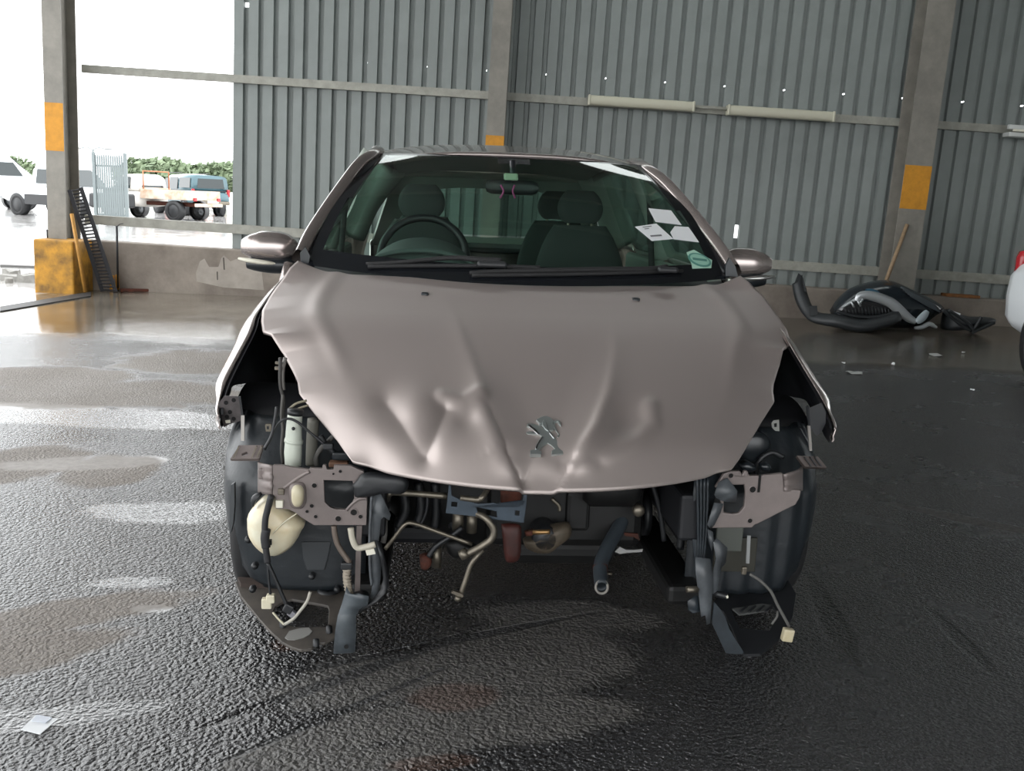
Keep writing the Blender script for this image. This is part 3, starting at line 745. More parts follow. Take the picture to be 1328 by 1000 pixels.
grid('headliner', rows, mat('headliner_cloth', '#8f918a', .9), car)
# inner mirror, sensor housing
pod = plate('sensor_mount', [wsp(x, .93, -.012)+Vector((0, 0, -.001)) for x in (0,)]+[], BLK, car) if False else None
p = cp(664, 243, .98)
im = bpy.data.objects.new('inner_mirror', None); COL.objects.link(im); im.parent = car
rows = [[p+Vector((x, b_*.014, a*.028)) for a, b_ in ring(1*s_, 1, 14, 2.5)] for x, s_ in ((-.105, .3), (-.10, .75), (-.08, 1), (0, 1.05), (.08, 1), (.10, .75), (.105, .3))]
grid('mirror_housing', rows, BLK, im, close=True)
tube('mirror_stalk', [p+Vector((0, 0, .02)), p+Vector((0, -.01, .06)), p+Vector((0, .02, .10))], .012, BLK, im)
q = hit(663, 225, BW, -.014)
if q is None: q = cp(663, 225, 1.0)
box('toll_tag', q, (.056, .012, .032), mat('pale_green_plastic', '#b9c9ad', .5), im, .008, rot=Matrix.Rotation(math.radians(-40), 3, 'X'))
# stickers
def sticker(pts, m_, name='paper_sticker', off=.002):
    f = [hit(x, y, BW, off) for x, y in pts]
    if not all(f): return None
    n = (f[1]-f[0]).cross(f[2]-f[1]).normalized()
    if n.y > 0: n = -n
    return plate(name, f, m_, screen, .0008, push=tuple(n))
zw = zm(660, 180, 4.427)
sticker([zw(800, 402), zw(930, 415), zw(990, 498), zw(840, 480)], PAPER)
s_ = sticker([zw(722, 508), zw(845, 490), zw(943, 578), zw(820, 590)], PAPER)
INK = mat('grey_print', '#6f7072', .7)
for pts in ([(808, 560), (872, 555), (877, 563), (813, 568)], [(765, 512), (815, 505), (818, 508), (768, 515)], [(775, 522), (800, 518), (803, 521), (778, 525)]):
    sticker([zw(*p) for p in pts], INK, 'printed_line', .004)
sticker([zw(925, 540), zw(950, 505), zw(1030, 510), zw(1090, 597), zw(945, 580)], PAPER)
TAX = mat('green_disc_paper', '#a9cbb9', .5)
sticker([zw(1018, 655), zw(1060, 640), zw(1165, 700), zw(1160, 745), zw(1052, 748), zw(1045, 715)], TAX, 'disc_holder', .002)
sticker([zw(1092+66*math.cos(a)+8*math.sin(a), 700+38*math.sin(a)+14*math.cos(a)) for a in np.linspace(0, 2*math.pi, 24, endpoint=False)], mat('green_disc_rim', '#4f8478', .5), 'disc_ring', .0035)
sticker([zw(1092+54*math.cos(a)+8*math.sin(a), 700+29*math.sin(a)+12*math.cos(a)) for a in np.linspace(0, 2*math.pi, 24, endpoint=False)], mat('green_disc_centre', '#8fb9a8', .5), 'licence_disc', .005)
sticker([zw(1050, 690), zw(1130, 700), zw(1132, 712), zw(1052, 702)], mat('disc_print', '#4b7a70', .6), 'printed_line', .0065)
# pink ribbon hanging from the inner mirror
rb = tag(empty('ribbon'), 'thin pink ribbon hanging from the inner mirror behind the windscreen', 'ribbon'); rb.location = (CARX, CARY, 0); rb.rotation_euler = (0, 0, TH)
PINK = mat('pink_ribbon', '#b04a80', .6)
for dx, dd in ((650, -3), (667, 2)):
    tube('strand', [cp(dx+dd*.2, 240, .955), cp(dx-dd, 248, .95), cp(dx+dd*.5, 257, .953)], .004, PINK, rb, n=6)
# wheels
def wheel(x, y, sx, parent=car, r=.31, wd=.2):
    e = bpy.data.objects.new('wheel', None); COL.objects.link(e); e.parent = parent
    h_ = wd/2
    lathe('tyre', [(-h_*.8, r*.68), (-h_, r*.78), (-h_*.98, r*.9), (-h_*.8, r*.97), (-h_*.45, r), (-h_*.42, r*.985), (-h_*.34, r*.985), (-h_*.3, r), (h_*.3, r), (h_*.34, r*.985), (h_*.42, r*.985), (h_*.45, r), (h_*.8, r*.97), (h_*.98, r*.9), (h_, r*.78), (h_*.8, r*.68)], TYRE, e, 'x', (x, y, r), 40)
    lathe('rim', [(-sx*h_*.75, r*.68), (-sx*h_*.3, r*.62), (sx*h_*.4, r*.6), (sx*h_*.75, r*.68), (sx*h_*.55, r*.55), (sx*h_*.45, r*.2), (sx*h_*.6, 0)], RIM, e, 'x', (x, y, r), 28)
    return e
for sx in (-1, 1): wheel(sx*.735, 0, sx); wheel(sx*.735, 2.538, sx)
# ------------------------------------------------------------------ the bared front end
def cpt(f, pts, y): return [cp(*f(*p), y) for p in pts]
# wheel-arch liners: moulded shells round the front of each wheel
LIN = mat('liner_plastic', (.014, .018, .022), .38, noise_amt=.35, noise_scale=7, bump=.15, bump_scale=40)
def liner(sx, dx, zoff=0):
    e = []
    rows = []
    for i in range(30):
        z = .150+.47*i/29
        xo = np.interp(z, [.15, .2, .3, .4, .5, .56, .62], [.800, .832, .858, .866, .860, .848, .82])
        fy = -.335 if z < .45 else -.335+(z-.45)*.55
        base = [(xo-.006, .02), (xo, -.10), (xo-.004, -.19), (xo-.022, fy+.075), (xo-.062, fy+.022), (xo-.12, fy), (xo-.2, fy-.008), (.55, fy-.01), (.45, fy-.002)]
        q = catmull([(x, y, z) for x, y in base], 36)
        r = []
        for k, p in enumerate(q):
            rib = .006*math.sin(p.x*95) if (sx > 0 and .5 < p.x < .80) else 0
            r.append(Vector((sx*(p.x+dx), p.y-rib, p.z)))
        rows.append(r)
    o = grid('arch_liner', rows, LIN, car); mod_solid(o, .005, 0)
    # roof of the liner, arching back over the tyre
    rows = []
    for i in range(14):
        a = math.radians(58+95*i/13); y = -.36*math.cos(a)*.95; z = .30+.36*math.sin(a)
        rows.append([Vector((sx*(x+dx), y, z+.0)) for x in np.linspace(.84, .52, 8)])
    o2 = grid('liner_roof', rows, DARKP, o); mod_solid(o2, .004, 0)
    return o
ll = liner(-1, 0); lr = liner(1, .004)
# moulded pads and clips on the liners
pl = [cp(*z4(*p), -.352) for p in ((432, 440), (570, 440), (555, 520), (540, 570), (455, 570), (440, 520))]
mod_bevel(plate('liner_pad', pl, mat('liner_pad_plastic', (.03, .034, .038), .5), ll, .012), .003)
for q in ((185, 430), (215, 552), (480, 600), (598, 660), (205, 660)):
    p = cp(*z4(*q), -.36); lathe('trim_clip', [(-.008, 0), (-.007, .007), (.0, .010), (.012, .010)], BLK, ll, 'y', tuple(p), 10)
plate('liner_rib', [cp(*z4(*p), -.352) for p in ((105, 175), (120, 168), (122, 260), (116, 350), (104, 400), (98, 330))], mat('scuffed_liner', (.05, .055, .06), .6), ll, .02)
# splash tray hanging under the left liner
trP = Vector((0, -.3, .150)); trN = Vector((0, -.30, 1))
def trp(p, f=z4): return cpl(*f(*p), trP, trN)
TRAY = mat('splash_tray_plastic', '#3a3735', .45, col2='#56504a', noise_scale=9)
tr = plate('splash_tray', [trp(p) for p in ((122, 618), (150, 690), (195, 745), (240, 800), (290, 855), (340, 900), (385, 925), (430, 938), (480, 932), (500, 905), (540, 905), (590, 880), (610, 800), (640, 650), (600, 640), (400, 650), (260, 640))], TRAY, car, .008, [[trp(p) for p in ((300, 765), (312, 735), (345, 716), (390, 704), (530, 728), (555, 735), (560, 750), (556, 815), (545, 832), (470, 832), (400, 832), (355, 820), (320, 795))]], push=(0, 0, -1))
mod_bevel(tr, .002)
plate('tray_lip', [trp(p)+Vector((0, .004, .014)) for p in ((135, 625), (600, 645), (600, 662), (400, 668), (260, 660), (150, 655))], mat('muddy_strip', '#3b2f29', .7, noise_amt=.4, noise_scale=20), tr, .012, push=(0, 0, -1))
plate('worn_patch', [trp(p)+Vector((0, 0, .002)) for p in ((355, 885), (375, 855), (420, 842), (465, 838), (482, 855), (470, 870), (440, 885), (400, 895), (370, 895))], mat('pale_scuff', '#7a7976', .5), tr, .002, push=(0, 0, -1))
lathe('tray_grommet', [(-.01, 0), (0, .018), (.004, .030), (-.004, .034)], BLK, tr, 'z', tuple(trp((560, 676))+Vector((0, 0, .012))), 18)
for q in ((345, 832), (560, 858), (500, 920)):
    p = trp(q); lathe('tray_bolt', [(.02, 0), (.018, .008), (.0, .009)], BLK, tr, 'z', tuple(p), 8)
# right tray: dark flap below
trd = plate('splash_tray', [cpl(*z7(*p), trP, trN) for p in ((215, 740), (265, 780), (300, 850), (330, 920), (352, 962), (420, 960), (500, 900), (560, 800), (575, 700), (540, 640), (400, 640), (260, 690))], mat('dark_tray', (.010, .011, .013), .5), car, .008, [[cpl(*z7(*p), trP, trN) for p in ((290, 760), (470, 745), (500, 790), (460, 860), (330, 850))]], push=(0, 0, -1))
plate('tray_strap', [cp(*z7(*p), -.55) for p in ((222, 738), (245, 765), (268, 800), (285, 850), (320, 910), (355, 962), (310, 962), (272, 958), (240, 890), (212, 830))], BLUEP, trd, .006)
plate('tray_vent', [cpl(*z7(*p), trP+Vector((0, 0, .012)), trN) for p in ((300, 765), (430, 742), (470, 752), (455, 772), (330, 790))], mat('vent_grey', '#4a4b4b', .6), trd, .004, push=(0, 0, -1))
for k in range(4):
    x = 330+k*36; plate('vent_rib', [cpl(*z7(*p), trP+Vector((0, 0, .018)), trN) for p in ((x, 775), (x+30, 750), (x+38, 750), (x+10, 777))], BLK, trd, .004, push=(0, 0, -1))

# body-colour carrier plates that held the headlamps
YB = -.50
bl_out = [(340, 84), (400, 96), (470, 104), (470, 96), (528, 100), (530, 84), (545, 84), (550, 104), (580, 104), (582, 84), (660, 86), (690, 100), (720, 112), (735, 180), (737, 235), (733, 362), (490, 362), (440, 332), (400, 302), (372, 288), (312, 286), (312, 232), (300, 222), (300, 84)]
bracket = pxplate('lamp_carrier', [z4(*p) for p in bl_out], YB, PAINT2, car, .012, [[z4(*p) for p in ((535, 153), (668, 157), (674, 180), (676, 240), (660, 270), (640, 290), (590, 288), (565, 280), (540, 255))], [z4(*p) for p in ((318, 250), (346, 250), (346, 274), (318, 274))]])
mod_bevel(bracket, .003)
# its crumpled end rolls back round the corner
rows = []
for k in range(11):
    v = k/10; py = 66+v*140; r = []
    for j in range(9):
        t = j/8; px = 300-(66*math.sin(t*math.pi/2)); y = YB+.11*(1-math.cos(t*math.pi/2)); bulge = (-.006 if (.35 < v < .5 or .62 < v < .75) else .004)
        r.append(cp(*z4(px, py+18*(1-t)), y+bulge))
    rows.append(r)
o = grid('crumpled_end', rows, PAINT2, bracket); mod_solid(o, .006, 0)
for x in (243, 258): box('crush_rib', cp(*z4(x, 122), YB+.03), (.010, .012, .028), PAINT2, bracket, .003)
def lump(name, f, pts, y, th, m_, parent=car, sub=2, bev=None):
    P_ = cpt(f, pts, y); c = sum(P_, Vector())/len(P_); rows = []
    for k, (s_, d) in enumerate(((.0, -.5), (.55, -.5), (.86, -.38), (1, -.12), (1, .12), (.86, .38), (.55, .5), (.0, .5))):
        rows.append([c+(p-c)*s_+Vector((0, d*th, 0)) for p in catmull(P_+[P_[0]], len(P_)*3)[:-1]])
    return grid(name, rows, m_, parent, close=True)
lump('recess_collar', z4, [(373, 220), (373, 190), (385, 168), (412, 160), (440, 166), (452, 190), (455, 225), (452, 258), (438, 280), (412, 284), (385, 274)], YB-.002, .022, PAINT2, bracket)
lump('cream_stop', z4, [(386, 220), (387, 195), (398, 178), (415, 173), (432, 178), (443, 195), (445, 222), (442, 250), (430, 270), (414, 275), (398, 268), (388, 248)], YB-.010, .036, CREAM, bracket)
box('square_nut', cp(*z4(331, 262), YB-.004), (.018, .012, .020), WHITEP, bracket, .002); box('square_nut', cp(*z4(338, 206), YB-.004), (.016, .01, .016), ALU, bracket, .002)
HOLE = mat('bolt_hole', (.004, .004, .004), .9)
for (x, y_, r) in ((603, 332, .007), (498, 322, .0045), (706, 322, .005), (492, 178, .006), (675, 302, .008), (458, 298, .004), (480, 272, .005), (612, 112, .004), (580, 124, .0025)):
    p = cp(*z4(x, y_), YB-.0012); lathe('bolt_hole', [(0, r), (.0, 0)], HOLE, bracket, 'y', tuple(p), 12)
    lathe('hole_rim', [(.001, r*1.0), (-.0015, r*1.15), (.001, r*1.45)], PAINT2, bracket, 'y', tuple(p), 12)
# stiffening bead across the plate
tube('pressed_bead', [cp(*z4(*q), YB-.001) for q in ((350, 190), (420, 140), (470, 112))], .005, PAINT2, bracket, n=6); tube('pressed_bead', [cp(*z4(*q), YB-.001) for q in ((640, 292), (668, 262), (700, 240), (735, 238))], .004, PAINT2, bracket, n=6)
br_out = [(200, 405), (250, 310), (246, 262), (225, 240), (262, 182), (288, 172), (332, 170), (342, 186), (352, 168), (366, 170), (372, 190), (412, 190), (520, 180), (524, 250), (598, 254), (592, 285), (574, 316), (490, 358), (408, 400), (398, 402), (385, 416), (210, 418)]
YR = -.50
brk = pxplate('lamp_carrier', [z7(*p) for p in br_out], YR, PAINT2, car, .012, [[z7(*p) for p in ((266, 232), (352, 230), (355, 262), (350, 325), (328, 352), (300, 356), (262, 350))]])
mod_bevel(brk, .003)
rows = []
for k in range(11):
    v = k/10; r = []
    for j in range(9):
        t = j/8; px = 522+78*math.sin(t*math.pi/2); y = YR+.11*(1-math.cos(t*math.pi/2)); py = 184-34*t+v*(74+30*t)
        bulge = (.008 if .25 < v < .72 else -.004)
        r.append(cp(*z7(px, py), y+bulge))
    rows.append(r)
o = grid('crumpled_end', rows, PAINT2, brk); mod_solid(o, .006, 0)
for (x, y_, r) in ((388, 250, .008), (376, 385, .006), (293, 190, .006)):
    p = cp(*z7(x, y_), YR-.0012); lathe('bolt_hole', [(0, r), (0, 0)], HOLE, brk, 'y', tuple(p), 12); lathe('hole_rim', [(.001, r), (-.0015, r*1.15), (.001, r*1.45)], PAINT2, brk, 'y', tuple(p), 12)
box('plate_slit', cp(*z7(416, 222), YR-.001), (.006, .004, .05), HOLE, brk)
# wing end brackets and mounts
lwe = pxplate('wing_end_bracket', [z3(*p) for p in ((55, 520), (60, 470), (95, 425), (170, 428), (190, 440), (200, 520), (200, 570), (130, 590), (92, 610), (75, 570))], -.285, mat('dirty_bracket', '#4a4444', .5, .2, noise_amt=.5, noise_scale=30), fl, .004)
for q in ((105, 465), (150, 450), (110, 548), (150, 560), (128, 520)):
    lathe('clip_hole', [(0, .006), (0, 0)], HOLE, lwe, 'y', tuple(cp(*z3(*q), -.2865)), 10)
plate('torn_tab', [cp(*z3(*p), -.29) for p in ((100, 570), (128, 566), (130, 584), (104, 586))], WHITEP, lwe, .003)
def strip(name, f, a, b_, wpx, y0, y1, m_, parent, th=.006):
    (x0, y_0), (x1, y_1) = a, b_; dx, dy = x1-x0, y_1-y_0; l = math.hypot(dx, dy); nx, ny = -dy/l*wpx/2, dx/l*wpx/2
    P_ = [cp(*f(x0+nx, y_0+ny), y0), cp(*f(x1+nx, y_1+ny), y1), cp(*f(x1-nx, y_1-ny), y1), cp(*f(x0-nx, y_0-ny), y0)]
    return plate(name, P_, m_, parent, th)
strip('bracket_strut', z3, (185, 430), (202, 545), 12, -.30, -.33, BLK, car); strip('white_strut', z3, (203, 540), (203, 690), 20, -.33, -.36, mat('bare_strut', '#b5b0aa', .35, .3), car)
strip('bracket_strut', z8, (615, 530), (625, 640), 12, -.30, -.33, BLK, car); strip('white_strut', z8, (622, 635), (632, 770), 14, -.33, -.36, mat('bare_strut2', '#96918c', .35, .5), car)
rwe = pxplate('wing_end_bracket', [z8(*p) for p in ((610, 545), (690, 510), (712, 560), (712, 620), (690, 665), (665, 690), (625, 640))], -.285, BLK, fr_, .004)
plate('wing_step', [cp(*z3(*p), -.40) for p in ((185, 715), (325, 715), (300, 795), (130, 795))], PAINT2, car, .012, push=(0, .7, -.7), holes=[[cp(*z3(*p), -.40) for p in ((195, 765), (228, 752), (234, 768), (200, 780))]])
for x in (150, 255, 285): strip('step_rib', z3, (x+30, 722), (x, 790), 8, -.412, -.412, ALU, car, .006)
plate('wing_step', [cp(*z8(*p), -.40) for p in ((555, 795), (670, 800), (718, 860), (600, 855), (580, 830))], mat('dull_step', '#4f4744', .45, .3), car, .01, push=(0, .7, -.7))
for x in (600, 630, 655): strip('step_rib', z8, (x, 805), (x+35, 855), 6, -.41, -.41, BLK, car, .006)
plate('eye_tab', [cp(*z3(*p), -.30) for p in ((335, 600), (340, 590), (370, 590), (374, 605), (368, 635), (340, 635))], ALU, car, .004, [[cp(*z3(*p), -.30) for p in ((345, 603), (358, 603), (358, 622), (345, 622))]])
plate('eye_tab', [cp(*z8(*p), -.25) for p in ((418, 620), (430, 605), (460, 602), (462, 664), (440, 662), (422, 645))], mat('tab_grey', '#8a8a86', .5), car, .004, [[cp(*z8(*p), -.25) for p in ((432, 622), (448, 620), (448, 640), (434, 642))]])

# engine bay shell: inner wings, slam-panel remains, engine, gearbox, radiator core
for sx in (-1, 1):
    q = []
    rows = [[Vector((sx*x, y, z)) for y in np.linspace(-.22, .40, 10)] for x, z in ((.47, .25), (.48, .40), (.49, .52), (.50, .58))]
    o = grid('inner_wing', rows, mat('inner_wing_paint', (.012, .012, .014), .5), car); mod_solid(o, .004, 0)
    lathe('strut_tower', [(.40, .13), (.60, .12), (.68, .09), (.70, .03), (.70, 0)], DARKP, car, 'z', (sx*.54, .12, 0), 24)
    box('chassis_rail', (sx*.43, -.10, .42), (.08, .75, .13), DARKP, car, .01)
    box('subframe_arm', (sx*.44, -.1, .17), (.10, .62, .06), ENG, car, .015)
eng = bpy.data.objects.new('engine', None); COL.objects.link(eng); eng.parent = car
box('engine_block', (.12, -.05, .42), (.46, .38, .36), ENG, eng, .03); box('cylinder_head', (.12, -.03, .66), (.46, .30, .14), ENG, eng, .03)
box('engine_cover', (.12, -.05, .745), (.42, .30, .04), BLK, eng, .02); box('sump', (.12, -.04, .21), (.34, .30, .10), ENG, eng, .04)
lathe('gearbox', [(-.40, .0), (-.40, .08), (-.36, .12), (-.22, .15), (-.12, .19), (-.1, .19), (-.1, 0)], ENG, eng, 'x', (.0, -.02, .36), 22)
lathe('alternator', [(-.08, 0), (-.08, .05), (-.06, .065), (.06, .065), (.08, .045), (.08, 0)], ENG, eng, 'x', (.24, -.27, .45), 20)
for (x, z, a, b_) in ((-.02, .50, .10, .08), (.15, .36, .07, .12), (.27, .60, .08, .05), (.05, .58, .12, .05)): box('casting_boss', (x, -.245, z), (a, .03, b_), ENG, eng, .012)
lathe('oil_filter', [(-.06, 0), (-.06, .03), (-.05, .038), (.05, .038), (.05, 0)], BLK, eng, 'y', (.05, -.27, .30), 18)
lathe('crank_pulley', [(.0, 0), (.0, .05), (.012, .055), (.012, .07), (.035, .07), (.035, 0)], BLK, eng, 'x', (.36, -.08, .30), 22)
box('battery', (-.32, .10, .66), (.19, .26, .18), BLK, eng, .01)
lathe('air_duct', [(-.2, .05), (-.1, .055), (0, .06), (.1, .055), (.2, .05)], BLK, eng, 'x', (-.1, -.25, .62), 16)
for k in range(7): lathe('duct_ring', [(-.006, .056), (0, .066), (.006, .056)], BLK, eng, 'x', (-.25+k*.028, -.25, .62), 16)
box('cross_member', (.0, .12, .16), (.86, .10, .06), DARKP, car, .02)
# pale engine details in the gloom
for (x, y_, yy, r, m_) in ((570, 370, -.3, .016, ALU), (660, 385, -.3, .015, ALU), (430, 610, -.3, .014, ALU)):
    p = cp(*z5(x, y_), yy); lathe('pipe_stub', [(-.03, 0), (-.03, r), (.03, r), (.03, r*.7), (.03, 0)], m_, eng, 'z', tuple(p), 14)
lump('cast_bracket', z5, [(990, 500), (1040, 480), (1100, 420), (1200, 400), (1290, 390), (1300, 470), (1230, 530), (1160, 580), (1080, 580), (1010, 550)], -.30, .06, mat('oily_casting', '#5b5144', .6, .3, noise_amt=.5, noise_scale=25), eng)
lump('gear_linkage', z5, [(320, 600), (350, 590), (390, 600), (400, 650), (370, 690), (330, 680)], -.33, .04, RUST, eng)
lump('casting_lump', z5, [(480, 500), (560, 480), (640, 520), (720, 560), (640, 600), (520, 600)], -.28, .06, ENG, eng)
lump('red_bracket', z5, [(850, 400), (910, 395), (975, 410), (978, 500), (975, 590), (950, 640), (890, 645), (870, 600), (860, 500)], -.40, .03, REDB, car)
lump('rust_panel', z5, [(845, 170), (960, 165), (985, 200), (960, 280), (900, 285), (850, 270)], -.36, .03, RUST, car)
tube('brass_bolt', [cp(*z5(1030, 452), -.38), cp(*z5(1165, 448), -.40)], .007, mat('brass', '#9a7a52', .35, .8), car, smoothp=False); tube('bolt_nut', [cp(*z5(1030, 440), -.38), cp(*z5(1036, 465), -.38)], .014, RUST, car, n=6, smoothp=False)
# slate mounting plate with square slots
mp = pxplate('mounting_plate', [z5(*p) for p in ((512, 130), (522, 132), (530, 215), (580, 238), (700, 268), (800, 262), (850, 275), (960, 285), (990, 270), (1000, 165), (1022, 168), (1010, 300), (998, 392), (820, 372), (700, 352), (490, 330), (502, 230))], -.47, mat('slate_plate', '#414c57', .4, .3, noise_amt=.4, noise_scale=20), car, .006, [[z5(*p) for p in ((528, 255), (565, 258), (564, 288), (528, 284))], [z5(*p) for p in ((942, 310), (970, 314), (968, 345), (940, 340))], [z5(*p) for p in ((690, 290), (820, 318), (822, 355), (700, 330))]])
mod_bevel(mp, .0015)
def pipe(name, f, pts, y, rad, m_, parent=car, **k):
    return tube(name, [cp(*f(p[0], p[1]), p[2] if len(p) > 2 else y) for p in pts], rad, m_, parent, **k)
pipe('coolant_pipe', z5, [(110, 240, -.36), (120, 208), (150, 194), (300, 202), (500, 218, -.42)], -.42, .0085, ALU)
pipe('coolant_pipe', z5, [(585, 228, -.485), (650, 236), (705, 238), (730, 220), (770, 158, -.46)], -.485, .0075, ALU)
pipe('thin_pipe', z5, [(98, 560), (160, 480), (225, 402), (280, 394), (400, 434), (662, 530)], -.46, .0055, ALU)
pt = pipe('bent_pipe', z5, [(690, 330, -.46), (750, 360, -.485), (800, 430), (790, 490), (740, 530), (670, 570), (605, 600)], -.49, .0095, ALU)
tube('pipe_collar', [cp(*z5(630, 580), -.49), cp(*z5(585, 606), -.49)], .014, ALU, pt, smoothp=False)
pt = pipe('drain_pipe', z5, [(728, 568, -.45), (690, 610), (650, 670), (620, 760), (588, 850)], -.46, .007, ALU)
plate('pipe_flange', [cp(*z5(*q), -.475) for q in ((525, 845), (540, 832), (600, 855), (606, 870), (590, 880))], ALU, pt, .012); tube('pipe_plug', [cp(*z5(572, 868), -.475), cp(*z5(566, 893), -.475)], .009, ALU, pt, n=6, smoothp=False)
pipe('thin_hose', z5, [(270, 210), (330, 192), (370, 230), (360, 330), (320, 420)], -.38, .004, BLK); pipe('thin_hose', z5, [(380, 610), (430, 540), (520, 480), (600, 420)], -.34, .008, BLK)
for k in range(5): pipe('hidden_hose', z5, [(200+k*110, 130), (230+k*100, 300), (180+k*120, 420)], -.20+.02*k, .014, BLK)
# open-ended bottom hose
RUBH = mat('hose_rubber', '#333a40', .55, noise_amt=.3, noise_scale=15)
hp_ = [cp(*z6(*q[:2]), q[2]) for q in ((430, 250, -.20), (385, 340, -.26), (335, 430, -.33), (302, 520, -.39), (308, 618, -.455))]
hose = tube('bottom_hose', hp_, [.021, .021, .020, .0185], RUBH, car, n=18, caps=False); mod_solid(hose, .004, -1)
V, Fc = tube_data([hp_[-1]+Vector((.0165*math.cos(a), -.004+.0165*math.sin(a)*.3, .0165*math.sin(a))) for a in np.linspace(0, 2*math.pi, 25)], .0035, 8, 48, False); mesh('hose_lip', V, Fc, mat('pale_rubber_lip', '#7a7670', .6), hose)
a_, b_ = cp(*z6(301, 515), -.388), cp(*z6(303, 548), -.40); tube('rust_clip', [a_, b_], .0205, RUST, hose, n=18, caps=False, smoothp=False)
V, Fc = tube_data([cp(*z6(335, 553), -.40), cp(*z6(360, 556), -.40)], .004, 6, smoothp=False); mesh('clip_tail', V, Fc, ALU, hose)
lathe('sensor_plug', [(-.02, 0), (-.02, .012), (-.012, .018), (.0, .018), (.0, .012), (.03, .012)], ALU, car, 'y', tuple(cp(*z6(490, 235), -.30)), 16)
for pts, m_ in (([(375, 445), (400, 420), (430, 436), (470, 436), (515, 432), (510, 446), (440, 450), (400, 456)], mat('pale_debris', '#9a9a98', .6)), ([(415, 350), (490, 355), (500, 390), (470, 372), (425, 366)], RUST)):
    plate('torn_fragment', cpt(z6, pts, -.25), m_, car, .005)
pipe('hidden_hose', z6, [(60, 180), (95, 215), (100, 240)], -.30, .006, ALU)
for (a, b_, w_) in (((560, 100), (620, 390), 26), ((690, 200), (700, 430), 40)): pipe('hidden_hose', z6, [a, ((a[0]+b_[0])/2+10, (a[1]+b_[1])/2), b_], -.25, w_/3.846*.00115, BLK)
# washer bottle, filler neck, wiring on the left
bot = lump('washer_bottle', z4, [(184, 325), (198, 290), (240, 245), (272, 222), (305, 222), (370, 280), (446, 343), (432, 385), (408, 430), (378, 464), (322, 496), (272, 490), (235, 465), (208, 435), (188, 395)], -.43, .10, mat('washer_bottle_plastic', '#dcdbc9', .3, col2='#c4a468', noise_scale=3.2), car)
tube('bottle_seam', [cp(*z4(*q), -.485) for q in ((300, 400), (350, 350), (420, 300))], .002, CREAM, bot, n=6); box('bottle_clip', cp(*z4(289, 440), -.487), (.006, .008, .014), BLK, bot)
nk = tube('filler_neck', [cp(*z3(*q), -.40) for q in ((512, 535), (506, 600), (503, 690), (500, 760), (500, 835))], [.019, .020, .022, .023, .021], BOTTLE, car, n=18)
tube('neck_band', [cp(*z3(505, 682), -.40), cp(*z3(502, 700), -.40)], .0245, BOTTLE, nk, n=18, smoothp=False); tube('neck_cap', [cp(*z3(512, 535), -.40), cp(*z3(516, 505), -.40)], .021, BLK, nk, n=18, smoothp=False)
lathe('neck_bolt', [(-.004, 0), (-.003, .004), (0, .005)], BLK, nk, 'y', tuple(cp(*z3(502, 618), -.422)), 8)
nk2 = tube('coolant_neck', [cp(*z3(*q), -.33) for q in ((620, 560), (612, 700), (608, 830))], .016, mat('dim_plastic', '#6e6c64', .5), car, n=14)
def cable(name, f, pts, y, r, m_=BLK, parent=car): return pipe(name, f, pts, y, r, m_, parent, n=7)
cable('cable', z3, [(455, 200), (440, 260), (438, 330), (443, 390)], -.22, .006, mat('pale_tube', '#74706c', .5))
box('clip_block', cp(*z3(415, 230), -.23), (.018, .012, .008), ALU, car, .002); box('clip_block', cp(*z3(415, 262), -.23), (.020, .012, .010), ALU, car, .002)
cable('cable', z3, [(425, 200), (425, 360), (445, 450), (440, 540), (455, 560)], -.26, .005, mat('grey_cable', '#3c3a38', .6))
cable('cable', z3, [(440, 420), (432, 540), (440, 620), (432, 740), (440, 825)], -.35, .0045, mat('grey_cable2', '#4c4a47', .6))
cable('cable', z3, [(480, 500), (520, 470), (580, 452)], -.38, .0035, mat('khaki_cable', '#77715f', .6)); cable('cable', z3, [(485, 525), (530, 500), (590, 480)], -.38, .003, MATS['khaki_cable'])
cable('cable', z3, [(375, 655), (410, 590), (460, 560), (520, 575), (600, 640), (690, 715)], -.43, .0035)
cable('cable', z3, [(330, 740), (375, 655), (395, 560), (405, 490)], -.43, .0045); cable('cable', z3, [(640, 835), (635, 790), (660, 740), (700, 700), (750, 650)], -.38, .007, MATS['grey_cable2'])
cable('cable', z3, [(660, 660), (700, 720), (760, 770), (830, 790)], -.40, .008)
box('plug', cp(*z3(708, 720), -.43), (.026, .02, .016), BLK, car, .003); box('plug', cp(*z3(790, 775), -.42), (.05, .03, .022), BLKS, car, .005); box('plug', cp(*z3(770, 825), -.42), (.05, .03, .014), mat('tan_plug', '#6b4c3a', .6), car, .003)
har = cable('wiring_harness', z4, [(292, 225, -.51), (275, 290), (264, 340), (262, 420), (268, 480), (276, 535)], -.505, .0085, mat('harness_tape', (.02, .02, .022), .6))
tube('harness_tape', [cp(*z4(*q), -.505) for q in ((270, 380), (263, 420), (268, 465))], .0115, MATS['harness_tape'], har, n=8)
cable('harness_branch', z4, [(276, 535), (280, 600), (288, 690)], -.50, .0032, BLK, har); cable('harness_branch', z4, [(276, 535), (310, 610), (345, 690), (368, 740)], -.50, .0055, BLK, har)
box('white_connector', cp(*z4(290, 700), -.50), (.022, .02, .022), CREAM, har, .003); box('white_connector', cp(*z4(272, 722), -.50), (.026, .018, .028), CREAM, har, .003)
box('black_connector', cp(*z4(372, 745), -.50), (.024, .02, .024), BLK, har, .003, rot=Matrix.Rotation(.5, 3, 'Y')); box('grey_connector', cp(*z4(388, 770), -.50), (.022, .016, .018), mat('smoke_plug', '#77767c', .4), har, .003, rot=Matrix.Rotation(.7, 3, 'Y'))
cable('white_cable', z4, [(473, 670), (458, 715), (425, 760), (395, 795), (352, 822)], -.51, .0042, mat('grey_white_cable', '#a39f95', .5))
